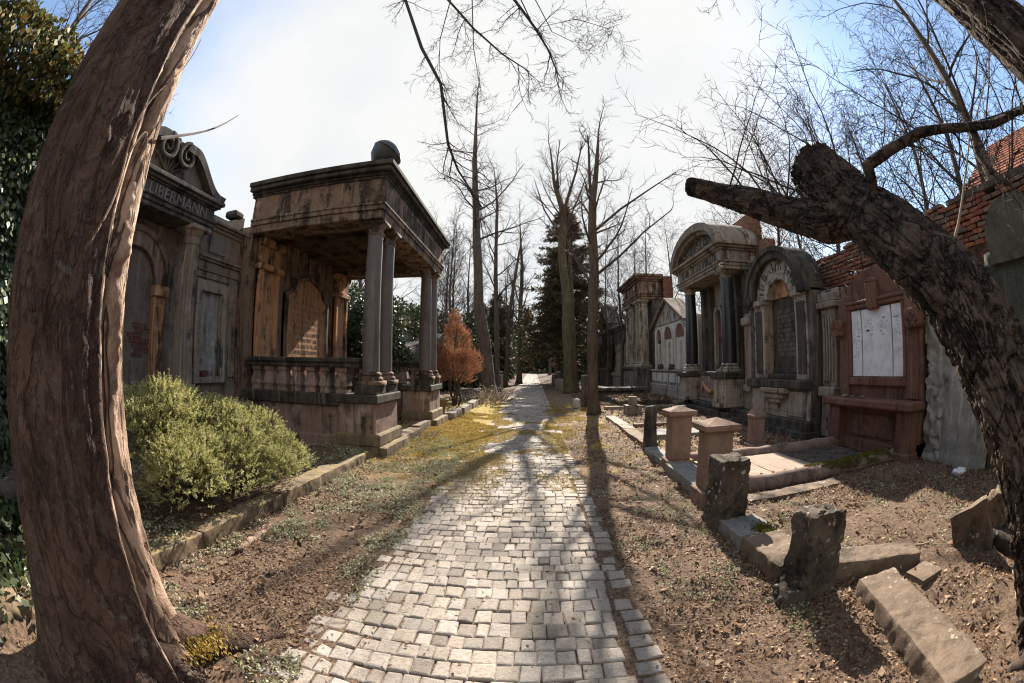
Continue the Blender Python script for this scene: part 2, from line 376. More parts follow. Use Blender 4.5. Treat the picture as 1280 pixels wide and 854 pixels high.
def bark(name, c, dk, lt, vs=(7,7,1.3), bs=.8, bd=.03, lw=.4, ck=None):
    t = NT(name); a = t.noise(1, 8, .7, t.vec(vs), .5); b = t.noise(60, 5, .7); g = t.noise(2.3, 6, .6)
    col = t.mix(t.ramp(a, .34, .62), dk, c); col = t.mix(t.math('MULTIPLY', t.ramp(g, .5, .7), lw), col, lt)
    col = t.mix(t.math('MULTIPLY', t.ramp(b, .45, .8), .3), col, lt)
    h = t.math('ADD', a, t.math('MULTIPLY', b, .25))
    if ck:
        k = t.crack(t.vec(ck), .035, 5); col = t.mix(t.math('MULTIPLY', k, .8), col, tuple(x*.4 for x in dk)); h = t.math('SUBTRACT', h, k)
        l = t.math('MULTIPLY', t.ramp(t.noise(15, 4, .6), .60, .66), t.ramp(t.noise(1.9, 4, .6), .46, .6)); col = t.mix(t.math('MULTIPLY', l, .6), col, (.24,.23,.17))
    return t.done(col, .88, h, bs, bd, .25)
M['barkL'] = bark('smooth_brown_bark', (.155,.098,.07), (.085,.054,.04), (.24,.165,.12), (3.0,3.0,1.6), .35, .02, .5)
def smooth_bark():
    t = NT('smooth_brown_bark'); a = t.noise(2.1, 8, .65, t.vec((1.6,1.6,.8)), .5); f = t.noise(34, 7, .72, t.vec((1,1,.7))); g = t.noise(1, 9, .7, t.vec((9,9,1.1)), .8); w_ = t.noise(1, 5, .6, t.vec((2.2,2.2,34)), 1.2)
    col = t.mix(t.ramp(a, .34, .66), (.082,.047,.035), (.165,.099,.072)); col = t.mix(t.math('MULTIPLY', t.ramp(t.noise(4.7, 8, .7), .54, .66), .6), col, (.20,.145,.115)); col = t.mix(t.math('MULTIPLY', t.ramp(t.noise(7.3, 9, .75, t.vec((1,1,.6), (5,2,1))), .56, .66), .75), col, (.032,.021,.016))
    col = t.mix(t.math('MULTIPLY', t.ramp(g, .60, .66), .7), col, (.035,.024,.019)); col = t.mix(t.math('MULTIPLY', t.ramp(f, .5, .74), .45), col, (.165,.115,.088)); col = t.mix(t.math('MULTIPLY', t.ramp(f, .46, .3), .6), col, (.04,.028,.022))
    h = t.math('ADD', t.math('MULTIPLY', g, -.4), t.math('ADD', t.math('MULTIPLY', f, 1.2), t.math('MULTIPLY', w_, .4)))
    k = t.crack(t.vec((5,5,1.5)), .03, 5); k2 = t.crack(t.vec((11,11,5)), .035, 4)
    col = t.mix(t.math('MULTIPLY', k, .42), col, (.03,.021,.017)); col = t.mix(t.math('MULTIPLY', k2, .4), col, (.03,.02,.016))
    l = t.math('MULTIPLY', t.ramp(t.noise(13, 4, .6), .60, .65), t.ramp(t.noise(1.7, 4, .6), .48, .62)); col = t.mix(t.math('MULTIPLY', l, .55), col, (.26,.24,.20))
    h = t.math('SUBTRACT', h, t.math('ADD', t.math('MULTIPLY', k, 1.1), t.math('MULTIPLY', k2, .5)))
    return t.done(col, .85, h, 1.0, .04, .25)
M['barkL'] = smooth_bark()
M['barkpale_sun'] = bark('pale_and_sunlit_bark', (.47,.33,.24), (.17,.105,.075), (.62,.49,.39), (6,6,3.0), 1.0, .03, .5, (6,6,1.6))  # pale bark; on the big trunk its paleness stands for sunlight
M['barkR'] = bark('rough_dark_bark', (.10,.07,.053), (.018,.014,.012), (.25,.185,.135), (8,8,8), 1.0, .05, .45, (6,4,4))
M['barkcut'] = bark('weathered_cut_wood', (.10,.075,.055), (.04,.03,.025), (.17,.13,.10), (14,14,14), .5, .02)
M['bark'] = bark('grey_brown_bark', (.10,.075,.055), (.045,.034,.027), (.16,.125,.095), (9,9,2), .8, .02)
M['barkgreen'] = bark('olive_algae_bark', (.105,.085,.045), (.05,.042,.025), (.15,.12,.07), (9,9,2), .8, .02)
M['twig'] = NT('dark_twigs').done((.045,.034,.028), .85)
M['twigred'] = NT('reddish_twigs').done((.075,.05,.038), .85)
M['twigpale'] = NT('pale_sapling_bark').done((.30,.24,.18), .8)

M['pathfar'] = stone('worn_far_paving', (.15,.13,.11), (.24,.21,.18), (.06,.05,.042), .45, .3, .5, 0, streak=False)
# ------------------------------------------------------------------ camera, light, sky
cam = bpy.data.cameras.new('camera'); co = bpy.data.objects.new('camera', cam); COL.objects.link(co); SC.camera = co
co.location = EYE; co.rotation_euler = (R(90)+PITCH, 0, -YAW)
cam.type = 'PANO'; cam.panorama_type = 'FISHEYE_EQUISOLID'; cam.fisheye_lens = 15.0; cam.fisheye_fov = R(190)
cam.sensor_fit = 'HORIZONTAL'; cam.sensor_width = 36; cam.sensor_height = 24.01; cam.clip_start = .02; cam.clip_end = 2000; cam.lens = 15
SAZ, SEL = R(8.0), R(34.5)
SD = Vector((math.sin(SAZ)*math.cos(SEL), math.cos(SAZ)*math.cos(SEL), math.sin(SEL)))
sl = bpy.data.lights.new('sun', 'SUN'); sl.energy = 5.0; sl.angle = R(.5); sl.color = (1.0, .90, .77)
so = bpy.data.objects.new('sun', sl); COL.objects.link(so); so.rotation_euler = SD.to_track_quat('Z', 'Y').to_euler(); so.location = (0, 20, 30)
w = bpy.data.worlds.new('World'); SC.world = w; w.use_nodes = True; nt = w.node_tree; bg = nt.nodes['Background']
sky = nt.nodes.new('ShaderNodeTexSky'); sky.sky_type = 'NISHITA'; sky.sun_disc = False; sky.sun_elevation = SEL; sky.sun_rotation = SAZ
sky.air_density = 1.1; sky.dust_density = .8; sky.ozone_density = 1.6
tc = nt.nodes.new('ShaderNodeTexCoord')
def wm(op, a, b=0.0):
    n = nt.nodes.new('ShaderNodeMath'); n.operation = op
    for i, v in enumerate((a, b)):
        if isinstance(v, (int, float)): n.inputs[i].default_value = v
        else: nt.links.new(v, n.inputs[i])
    return n.outputs[0]
def wdot(d):
    n = nt.nodes.new('ShaderNodeVectorMath'); n.operation = 'DOT_PRODUCT'; nt.links.new(tc.outputs['Generated'], n.inputs[0]); n.inputs[1].default_value = d
    return n.outputs['Value']
ca, ce = R(-5), R(24)
dv = wdot((math.sin(ca)*math.cos(ce), math.cos(ca)*math.cos(ce), math.sin(ce)))
wn = nt.nodes.new('ShaderNodeTexNoise'); wn.inputs['Scale'].default_value = 2.2; wn.inputs['Detail'].default_value = 7; wn.inputs['Roughness'].default_value = .55
nt.links.new(tc.outputs['Generated'], wn.inputs['Vector'])
cf = wm('ADD', dv, wm('MULTIPLY', wm('SUBTRACT', wn.outputs['Fac'], .5), .28))
mr = nt.nodes.new('ShaderNodeMapRange'); mr.interpolation_type = 'SMOOTHSTEP'; mr.inputs['From Min'].default_value = .58; mr.inputs['From Max'].default_value = .86
nt.links.new(cf, mr.inputs['Value'])
bk = nt.nodes.new('ShaderNodeMapRange'); bk.interpolation_type = 'SMOOTHSTEP'; bk.inputs['From Min'].default_value = .12; bk.inputs['From Max'].default_value = .5
nt.links.new(wm('ADD', wdot((0, -1, .15)), wm('MULTIPLY', wm('SUBTRACT', wn.outputs['Fac'], .5), .5)), bk.inputs['Value'])      # unseen bright cloud added behind the camera to lift the fill light
mx = nt.nodes.new('ShaderNodeMix'); mx.data_type = 'RGBA'; nt.links.new(wm('MAXIMUM', mr.outputs[0], bk.outputs[0]), mx.inputs[0]); nt.links.new(sky.outputs[0], mx.inputs[6])
cm = nt.nodes.new('ShaderNodeMix'); cm.data_type = 'RGBA'; cm.inputs[6].default_value = (2.95, 3.05, 3.12, 1); cm.inputs[7].default_value = (3.3, 3.3, 3.27, 1)
cw = nt.nodes.new('ShaderNodeMapRange'); cw.inputs['From Min'].default_value = .38; cw.inputs['From Max'].default_value = .6; nt.links.new(wn.outputs['Fac'], cw.inputs['Value']); nt.links.new(cw.outputs[0], cm.inputs[0]); nt.links.new(cm.outputs[2], mx.inputs[7])
nt.links.new(mx.outputs[2], bg.inputs[0]); bg.inputs[1].default_value = .10
SC.view_settings.view_transform = 'Standard'; SC.view_settings.look = 'None'; SC.view_settings.exposure = 1.55; SC.view_settings.gamma = 1
SC.cycles.filter_width = 1.15; SC.render.engine = 'CYCLES'; SC.cycles.use_denoising = True; SC.cycles.max_bounces = 6; SC.cycles.diffuse_bounces = 4; SC.cycles.glossy_bounces = 2
SC.cycles.transparent_max_bounces = 4; SC.cycles.sample_clamp_indirect = 6; SC.cycles.caustics_reflective = False; SC.cycles.caustics_refractive = False

# ------------------------------------------------------------------ ground
def n2(x, y, f, o=4): return fbm(np.stack([x*f, y*f, np.full_like(x, 3.7)], -1), o)
def hgt(x, y):
    x = np.asarray(x, float); y = np.asarray(y, float)
    near = 1-ss(30, 60, np.abs(y))
    b = .045*n2(x, y, 2.2)+.028*n2(x, y, 9, 3)+.014*n2(x, y, 24, 2)
    h = b*near
    path = ss(-1.46, -1.28, x)*(1-ss(.74, .88, x))*ss(-6, -5.9, y)
    h = h+ss(.8, 1.7, x)*.04+(1-ss(-2.5, -1.3, x))*.05
    h = np.where(x < -2.68, .17+b*.8, h)
    h = np.where(x > 2.0, .06+b*1.2+.05*ss(2.2, 3.2, x)*(1-ss(3.6, 4.6, y))*(.5+n2(x, y, .9)), h)
    return h*(1-path)+(.006+b*.12)*path
def axis(a, b, fine, lo, hi):
    c = list(np.arange(a, b, fine)); s = fine; x = b
    while x < hi: c.append(x); s *= 1.25; x += s
    c.append(hi); s = fine; x = a; pre = []
    while x > lo: s *= 1.25; x -= s; pre.append(max(x, lo))
    return np.array(pre[::-1]+c)
xs = axis(-5.6, 6.6, .055, -260, 260); ys = axis(-1.6, 12.0, .06, -120, 420)
X, Y = np.meshgrid(xs, ys); Z = hgt(X, Y); nx, ny = len(xs), len(ys)
V = np.stack([X, Y, Z], -1).reshape(-1, 3)
i = (np.arange(ny-1)[:, None]*nx+np.arange(nx-1)[None]).reshape(-1)
me = bpy.data.meshes.new('ground'); me.vertices.add(len(V)); me.vertices.foreach_set('co', V.reshape(-1).astype(np.float32))
lp = np.stack([i, i+1, i+nx+1, i+nx], 1); n = len(lp); me.loops.add(n*4); me.loops.foreach_set('vertex_index', lp.reshape(-1).astype(np.int32))
me.polygons.add(n); me.polygons.foreach_set('loop_start', np.arange(0, n*4, 4, dtype=np.int32)); me.update(calc_edges=True)
me.polygons.foreach_set('use_smooth', np.ones(n, bool))
t = NT('soil_and_litter'); a = t.noise(1.3, 8, .65); b = t.noise(26, 8, .75); c = t.noise(90, 4, .7); g = t.noise(.55, 6, .6)
col = t.mix(t.ramp(b, .36, .62), (.064,.042,.03), (.215,.147,.103)); col = t.mix(t.math('MULTIPLY', t.ramp(c, .52, .68), .65), col, (.36,.27,.20))
col = t.mix(t.math('MULTIPLY', t.ramp(a, .52, .72), .5), col, (.075,.05,.036))
sx = t.new('ShaderNodeSeparateXYZ'); t.L.new(t.pos.outputs['Position'], sx.inputs[0])
# moss and thin grass grows on both verges from some way along the path
mz = t.math('MULTIPLY', t.ramp(sx.outputs[1], 4.0, 9.0), t.ramp(t.math('ADD', t.noise(1.8, 8, .7), t.math('MULTIPLY', t.ramp(sx.outputs[0], 1.5, -2), .22)), .48, .62))
mz = t.math('MULTIPLY', mz, t.math('MULTIPLY', t.ramp(sx.outputs[1], 24, 16), t.ramp(t.math('ABSOLUTE', sx.outputs[0]), 4.2, 2.6)))
far = t.ramp(sx.outputs[1], 22, 34); col = t.mix(t.math('MULTIPLY', far, .8), col, (.05,.036,.024))     # soil colour turns darker in the far stretch
col = t.mix(mz, col, t.mix(t.ramp(c, .35, .65), (.20,.145,.035), (.42,.31,.09)))
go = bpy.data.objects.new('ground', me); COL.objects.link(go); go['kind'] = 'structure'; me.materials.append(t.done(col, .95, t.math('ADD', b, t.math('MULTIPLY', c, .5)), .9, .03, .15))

# path of granite setts: real blocks, then a far strip
mb = MB(); col = []; rg = random.Random(5); y = -3.0
TV = None
def sett(x0, x1, y0, y1, z, big=True):
    rn = rg.random()
    c = rg.uniform(.008, .017); zt = z+rg.uniform(-.008, .006); tx, ty = rg.uniform(-.04, .04), rg.uniform(-.04, .04)
    j = lambda: rg.uniform(-.007, .007)
    p = [(x0+j(), y0+j()), (x1+j(), y0+j()), (x1+j(), y1+j()), (x0+j(), y1+j())]; cx, cy = (x0+x1)/2, (y0+y1)/2
    V = [(a, b, -.06) for a, b in p]+[(a, b, zt-c*.75) for a, b in p]
    V += [(a+(cx-a)*c*.55/abs(cx-a), b+(cy-b)*c*.55/abs(cy-b), zt-c*.22+(a-cx)*tx+(b-cy)*ty) for a, b in p]
    V += [(a+(cx-a)*c*1.25/abs(cx-a), b+(cy-b)*c*1.25/abs(cy-b), zt+(a-cx)*tx+(b-cy)*ty) for a, b in p]
    F = [[k*4+i, k*4+(i+1)%4, (k+1)*4+(i+1)%4, (k+1)*4+i] for k in range(3) for i in range(4)]+[[12, 13, 14, 15]]
    mb.add(V, F); col.extend([rn]*13)
while y < 62:
    d = rg.uniform(.125, .16) if y < 30 else .2
    x = -1.2+rg.uniform(-.06, .07)-(.12 if y < 2.3 else 0)
    wob = .02*math.sin(y*1.7)
    while x < .5:
        wd = rg.uniform(.08, .132)
        if x+wd > .46: wd = max(.07, .525-x+rg.uniform(-.03, .03))
        sett(x, x+wd-.003, y+wob*x+rg.uniform(-.006,.006), y+d-.003+wob*x+rg.uniform(-.006,.006), .012+.02*math.cos(x*1.3)); x += wd
    if rg.random() > .1:
        x0 = .565+rg.uniform(-.015, .015); sett(x0, x0+rg.uniform(.1, .15), y+.01, y+d-.015, .022)
    y += d
po = build(mb, 'path', M['sett'], kind='structure', fix=False)
a = po.data.attributes.new('rnd', 'FLOAT', 'FACE'); a.data.foreach_set('value', np.array(col, np.float32))
mb = MB(); mb.add([(-1.2, 62, .015), (.7, 62, .015), (.7, 170, .015), (-1.2, 170, .015)], [[0, 1, 2, 3]])
po2 = build(mb, 'path_far_strip', M['pathfar'], kind='structure', fix=False)

# ------------------------------------------------------------------ scattered litter, moss, sprouts
def scatter(n, x0, x1, y0, y1, p=None):
    x = RNG.uniform(x0, x1, n); y = RNG.uniform(y0, y1, n)
    if p is not None: k = RNG.random(n) < p(x, y); x, y = x[k], y[k]
    return x, y
def flat_leaves(x, y, z, s, tilt=.35):
    n = len(x); A = unit(np.stack([RNG.normal(size=n), RNG.normal(size=n), RNG.normal(size=n)*tilt], 1))
    N = unit(np.stack([RNG.normal(size=n)*.35, RNG.normal(size=n)*.35, np.ones(n)], 1))
    return leafquads(np.stack([x, y, z], 1), A, s, .6, .3, N)
onpath = lambda x, y: (x > -1.2) & (x < .72)
pt = lambda x, y: ss(-.28, .12, n2(x, y, 1.1, 4)+.3*n2(x, y, 5, 2))
Q = []
x, y = scatter(34000, -2.6, -1.2, .2, 9, pt); Q.append(flat_leaves(x, y, hgt(x, y)+.006, RNG.uniform(.012, .038, len(x))))
x, y = scatter(40000, .72, 2.1, .2, 12, pt); Q.append(flat_leaves(x, y, hgt(x, y)+.006, RNG.uniform(.012, .038, len(x))))
x, y = scatter(46000, 2.0, 6.2, .2, 4.6, pt); Q.append(flat_leaves(x, y, hgt(x, y)+.006, RNG.uniform(.014, .045, len(x))))
x, y = scatter(9000, -5.9, -2.7, 0, 7); Q.append(flat_leaves(x, y, hgt(x, y)+.006, RNG.uniform(.02, .05, len(x))))
x, y = scatter(22000, 2.0, 6.2, 6.2, 28); Q.append(flat_leaves(x, y, hgt(x, y)+.01, RNG.uniform(.04, .10, len(x)), .6))
x, y = scatter(9000, -6, 6, 9, 40, lambda x, y: np.where(onpath(x, y), .12, 1)); Q.append(flat_leaves(x, y, hgt(x, y)+.02, RNG.uniform(.04, .09, len(x))))
x, y = scatter(900, -1.2, .7, .6, 11); Q.append(flat_leaves(x, y, np.full(len(x), .035), RNG.uniform(.015, .035, len(x)), .15))
for n_, x0, x1, y0, y1 in ((500, -2.6, -1.25, .5, 8), (650, .8, 2.0, .3, 10), (900, 2.0, 6, .3, 4.6), (400, -5.5, -2.8, 0, 6)):
    x, y = scatter(n_, x0, x1, y0, y1); Q.append(flat_leaves(x, y, hgt(x, y)+.014, RNG.uniform(.045, .085, len(x)), .45))
x, y = scatter(1500, -2.6, 6, .3, 9, lambda x, y: np.where(onpath(x, y), .04, .6)); n = len(x); A = unit(np.stack([RNG.normal(size=n), RNG.normal(size=n), RNG.normal(size=n)*.12], 1)); Q.append(leafquads(np.stack([x, y, np.maximum(hgt(x, y), np.where(onpath(x, y), .03, -1))+.012], 1), A, RNG.uniform(.06, .2, n), .07, .08, np.tile([0, 0, 1.], (n, 1))))
# leaves banked against the feet of kerbs, stumps and slabs
for (a0, b0, a1, b1) in ((1.70, 1.92, 2.03, 2.22), (1.68, 3.42, 2.02, 3.78), (1.72, 2.93, 2.13, 3.45), (1.70, 2.28, 2.10, 2.92), (1.9, 4.55, 2.3, 5.8), (2.25, 4.38, 5.5, 4.62), (2.25, 4.0, 3.9, 4.28), (-2.86, 1.0, -2.63, 6.3), (2.0, 7.36, 2.26, 7.54)):
    m = int(260*((a1-a0)+(b1-b0))); s = RNG.random(m)*2*((a1-a0)+(b1-b0)); w_, h_ = a1-a0, b1-b0; o = np.abs(RNG.normal(size=m))*.035+.005
    x = np.where(s < w_, a0+s, np.where(s < w_+h_, a1+o, np.where(s < 2*w_+h_, a0+(s-w_-h_), a0-o))); y = np.where(s < w_, b0-o, np.where(s < w_+h_, b0+(s-w_), np.where(s < 2*w_+h_, b1+o, b0+(s-2*w_-h_))))
    Q.append(flat_leaves(x, y, hgt(x, y)+.006+.03*np.exp(-o/.03)*RNG.random(m), RNG.uniform(.015, .05, m), .6))
quads_mesh('fallen_leaves', np.concatenate(Q), M['litter'], label='brown crumbled dead leaves strewn over the verges and plots', kind='stuff')
x, y = scatter(16000, -1.25, .75, .6, 9); C = np.stack([x, y, np.full(len(x), .002)+RNG.random(len(x))*.006], 1); n = len(x)
quads_mesh('joint_dirt', leafquads(C, rdir(n), RNG.uniform(.006, .02, n), .8, .3), M['litter'], label='crumbs of soil and leaf caught in the joints of the path', kind='stuff')
def rosettes(x, y, z, s, k=7):
    n = len(x); C = np.repeat(np.stack([x, y, z], 1), k, 0)+RNG.normal(size=(n*k, 3))*np.repeat(s, k)[:, None]*np.array([.9, .9, .15])
    A = unit(np.concatenate([RNG.normal(size=(n*k, 2)), np.abs(RNG.normal(size=(n*k, 1)))*.6+.1], 1))
    return leafquads(C, A, np.repeat(s, k)*RNG.uniform(.5, 1, n*k), .7, .2)
Q = []
pat = lambda th, f=1.6: (lambda x, y: (n2(x, y, f, 4) > th).astype(float))
x, y = scatter(6500, -2.6, -1.15, .9, 9, pat(.0, 2.3)); Q.append(rosettes(x, y, hgt(x, y)+.012, RNG.uniform(.018, .036, len(x))))
x, y = scatter(2600, .75, 1.75, .6, 9, pat(.10, 2.3)); Q.append(rosettes(x, y, hgt(x, y)+.012, RNG.uniform(.016, .032, len(x))))
x, y = scatter(1800, 2.0, 5.2, .5, 4.4, pat(.16, 1.7)); Q.append(rosettes(x, y, hgt(x, y)+.012, RNG.uniform(.02, .04, len(x))))
x, y = scatter(3600, -5.6, -2.75, .1, 7, pat(-.05)); Q.append(rosettes(x, y, hgt(x, y)+.012, RNG.uniform(.025, .05, len(x))))
q = np.concatenate(Q); quads_mesh('ground_cover', q, M['sprout'], label='small pale green seedlings growing in patches on the bare soil', kind='stuff')
# moss tufts on the sunny verge and between the setts
Q = []
x, y = scatter(42000, -2.6, -.9, 5.5, 14, lambda x, y: ss(5, 10, y)*(n2(x, y, 1.3, 4) > -.18)*np.where(x > -1.15, .5, 1)); Q.append(rosettes(x, y, np.maximum(hgt(x, y), np.where(x > -1.15, .024, -1))+.008, RNG.uniform(.014, .04, len(x)), 3))
x, y = scatter(14000, .3, 1.9, 8, 17, lambda x, y: (n2(x, y, 1.5, 4) > .0)*1.0); Q.append(rosettes(x, y, np.maximum(hgt(x, y), np.where(x < .7, .024, -1))+.008, RNG.uniform(.014, .04, len(x)), 3))
x, y = scatter(85000, -1.15, .66, 4.0, 14, lambda x, y: ss(3.8, 7.5, y)*(n2(x, y, 1.0, 4)+.25*ss(-.2, -1.1, x)+.18*ss(.1, .6, x) > .13)*.75); Q.append(rosettes(x, y, .026+.012*RNG.random(len(x)), RNG.uniform(.008, .024, len(x)), 3))
quads_mesh('moss_turf', np.concatenate(Q), M['mossleaf'], label='yellow ochre moss and thin grass along the sunny verge', kind='stuff')
# ------------------------------------------------------------------ monument helpers
def TL(X0): return lambda u, d, z: (X0+d, u, z)      # faces the path from the left
def TR(X0): return lambda u, d, z: (X0-d, u, z)      # faces the path from the right
def TN(Y0): return lambda u, d, z: (u, Y0-d, z)      # faces the camera
def bx(mb, T, u0, u1, d0, d1, z0, z1, c=.012):
    return mb.box(np.array(T(u0, d0, z0)), np.array(T(u1, d1, z1)), c)
def mold(mb, T, u0, u1, d0, d, z, prof, c=.01, e0=1, e1=1):
    for h, p in prof:
        bx(mb, T, u0-p*e0, u1+p*e1, d0, d+p, z, z+h-.002, c); z += h
    return z
def arc(uc, zc, ru, rz, a0, a1, n): return [(uc+ru*math.cos(R(a0+(a1-a0)*k/n)), zc+rz*math.sin(R(a0+(a1-a0)*k/n))) for k in range(n+1)]
def column(parent, x, y, z0, z1, r, mat, capmat=None, flutes=0, seg=28, bh=.2, ch=.24, plinth=True):
    capmat = capmat or mat; H = z1-z0; mb = MB(); zs = [k/10 for k in range(11)]
    a, b = z0+bh, z1-ch
    prof = [(r*(1-.13*max(0, q-.25)/.75), a+(b-a)*q-z0) for q in zs]
    mb.lathe(prof, (x, y, z0), seg if not flutes else flutes*6, flutes, .17, (a-z0+.04, b-z0-.04))
    sh = build(mb, 'column', mat, parent, smooth=50)
    m2 = MB()
    if plinth: m2.box((x-r*1.42, y-r*1.42, z0), (x+r*1.42, y+r*1.42, z0+bh*.35), .01)
    q = bh*.35
    m2.lathe([(r*1.38, q), (r*1.42, q+bh*.12), (r*1.36, q+bh*.26), (r*1.16, q+bh*.34), (r*1.12, q+bh*.42), (r*1.24, q+bh*.48), (r*1.22, q+bh*.58), (r*1.02, bh+.01)], (x, y, z0), 28)
    build(m2, 'base', capmat, sh, smooth=50)
    m3 = MB(); t = r*.87
    m3.lathe([(t*1.0, -.01), (t*1.12, .01), (t*1.12, ch*.12), (t*1.0, ch*.16), (t*1.0, ch*.42), (t*1.1, ch*.46), (t*1.36, ch*.7), (t*1.42, ch*.76)], (x, y, z1-ch), 28)
    m3.box((x-t*1.5, y-t*1.5, z1-ch*.25), (x+t*1.5, y+t*1.5, z1), .01)
    build(m3, 'capital', capmat, sh, smooth=50)
    return sh

# ------------------------------------------------------------------ the kerb along the left verge
mb = MB()
y = 1.0; k = 0
for L_ in (1.4, 1.35, 1.5, 1.05):
    mb.rock((-2.86+.02*(k % 2), y, -.1), (-2.63+.015*(k % 3), y+L_-.006, .19+.012*((k*7) % 3)), .03, .013, 8, .014, seed=k); y += L_; k += 1
build(mb, 'kerb', M['step'], kind='structure', smooth=40)

# ------------------------------------------------------------------ tall tomb with swan-neck pediment
T = TL(-5.9); t = root('classical_tomb', 'soot-black wall tomb with fluted column, scrolled broken pediment and carved name', 'tomb', (-5.6, 3.85, .15))
mb = MB(); bx(mb, T, 2.3, 5.42, -.4, 0, .1, 4.35)
build(mb, 'back_wall', M['soot'], t)
cu, zs_ = 3.85, 2.75
mb = MB(); p = [(cu-.52, .9)]+[(cu+.52*math.cos(R(a)), zs_+.52*math.sin(R(a))) for a in range(180, -1, -12)]+[(cu+.52, .9)]
mb.prism(p, -.01, .03, T); nb = build(mb, 'niche', M['niche'], t)
mb = MB()
for k in range(7):
    for j in range(4):
        if abs(j-1.5-.5*math.sin(k*1.3)) < 1.9-.25*abs(k-3): bx(mb, T, cu+.02+j*.12+(k % 2)*.05, cu+.125+j*.12+(k % 2)*.05, .0, .042+.006*RNG.random(), 1.62+k*.075, 1.685+k*.075, .006)
build(mb, 'exposed_brick', M['brick'], nb)
mb = MB(); o = [(cu-.78, zs_)]+arc(cu, zs_, .78, .78, 180, 0, 18)+[(cu+.78, zs_)]; i_ = [(cu-.53, zs_)]+arc(cu, zs_, .53, .53, 180, 0, 18)+[(cu+.53, zs_)]
mb.band(o[1:-1], i_[1:-1], 0, .13, T); mb.band([(u*.0+cu+(u-cu)*1.09, zs_+(z-zs_)*1.09) for u, z in o[1:-1]], [(cu+(u-cu)*.97, zs_+(z-zs_)*.97) for u, z in o[1:-1]], 0, .17, T)
build(mb, 'arch_surround', M['brown'], t, smooth=40)
mb = MB()
for s in (-1, 1):
    a, b = sorted((cu+s*.53, cu+s*.80)); bx(mb, T, a, b, 0, .13, .3, 2.58); bx(mb, T, a-.03, b+.03, 0, .19, 2.58, 2.75); mb.cut()
build(mb, 'pilaster', M['brownwarm'], t)
for yy in (2.87, 4.83): column(t, -5.42, yy, 1.0, 3.74, .185, M['soot'], flutes=18, bh=.22, ch=.3)
mb = MB()
for yy in (2.87, 4.83): bx(mb, T, yy-.32, yy+.32, 0, .78, .1, .9); bx(mb, T, yy-.36, yy+.36, 0, .82, .88, 1.0); mb.cut()
build(mb, 'pedestal', M['soot'], t)
mb = MB(); z = mold(mb, T, 2.55, 5.16, -.2, .62, 3.74, [(.07, 0), (.07, .03), (.035, .06), (.21, .0), (.03, .03), (.05, .08), (.07, .13)])
ent = build(mb, 'entablature', M['sootdark'], t)
text_mesh('lettering', 'HERM.LIBERMANN', .25, T, 2.72, 3.925, 2.22, .622, M['dimlet'], ent, .014)
# pediment: two S-curves meeting in scrolls
z0 = z; half = []
for q in range(15):
    s_ = q/14; half.append((1.43-1.22*s_, z0+.02+.56*(ss(.12, .82, s_)*.95+.05*s_)))
for sg in (1, -1):
    mb = MB(); o = [(cu+sg*u, zz+.07) for u, zz in half]; i_ = [(cu+sg*(u-.03), max(z0, zz-.07)) for u, zz in half]
    mb.band(o, i_, -.2, .74, T)
    sc = (cu+sg*.25, z0+.42); sp = []
    for q in range(40):
        a = R(90)+sg*(-1)*0+ (q/39)*R(620); rr = .22*(1-q/46)
        sp.append(T(sc[0]-sg*rr*math.sin(a-R(90))*1.0, .70, sc[1]+rr*math.cos(a-R(90))))
    mb.tube(sp, np.linspace(.05, .024, 40), 8)
    bx(mb, T, sc[0]-.13, sc[0]+.13, -.2, .66, sc[1]-.13, sc[1]+.13, .05)
    build(mb, 'scroll_pediment', M['sootdark'], t, smooth=40)
mb = MB(); p = [(cu-1.25, z0)]+[(cu-u, zz-.08) for u, zz in half[1:]]+[(cu+u, zz-.08) for u, zz in reversed(half[1:])]+[(cu+1.25, z0)]
mb.prism(p, -.2, .55, T)
for a in range(-50, 51, 20): mb.prism([(cu+.07*math.cos(R(90-a)+R(90)), z0+.05), (cu+.5*math.sin(R(a))+.05, z0+.05+.42*math.cos(R(a))), (cu+.5*math.sin(R(a))-.05, z0+.05+.42*math.cos(R(a)))], .54, .60, T)
build(mb, 'tympanum', M['soot'], t)
mb = MB()
for k in range(46):
    c = np.array(T(cu+np.clip(RNG.normal()*.09, -.16, .16), .6+RNG.uniform(-.08, .08), z0+.46+min(.16, abs(RNG.normal())*.09))); mb.rock(c-.03, c+.035, .03, .01, 9, .02, k)
build(mb, 'carved_leaves', M['sootdark'], t, smooth=180)

# ------------------------------------------------------------------ wall bay with blind door
T = TL(-5.9); t = root('blind_door_wall', 'grey soot-stained wall bay with framed blind doorway between column tomb and portico', 'wall', (-5.8, 6.1, .15))
mb = MB(); bx(mb, T, 5.43, 6.78, -.35, .04, .1, 4.2); build(mb, 'wall', M['soot'], t)
mb = MB(); bx(mb, T, 5.62, 6.22, .035, .05, 1.3, 2.85); build(mb, 'door_panel', M['plaster'], t)
mb = MB()
for a, b, c, d in ((5.46, 5.62, 1.2, 3.05), (6.22, 6.38, 1.2, 3.05), (5.62, 6.22, 2.85, 3.05), (5.62, 6.22, 1.2, 1.32)): bx(mb, T, a, b, .03, .14, c, d)
for a, b in ((5.60, 5.64), (6.20, 6.24)): bx(mb, T, a, b, .05, .10, 1.32, 2.85)
build(mb, 'door_frame', M['sootpale'], t)
mb = MB(); bx(mb, T, 6.42, 6.72, .03, .11, .1, 3.1); bx(mb, T, 6.47, 6.67, .11, .14, 1.3, 2.9); build(mb, 'pilaster', M['soot'], t)
mb = MB(); mold(mb, T, 5.43, 6.76, .0, .08, 3.1, [(.12, .0), (.04, .03), (.14, .015), (.05, .06), (.05, .10)], e0=0, e1=0); mold(mb, T, 5.43, 6.76, -.35, .06, 4.02, [(.07, .02), (.05, .06), (.06, .12)], e0=0, e1=0); build(mb, 'cornice', M['soot'], t)
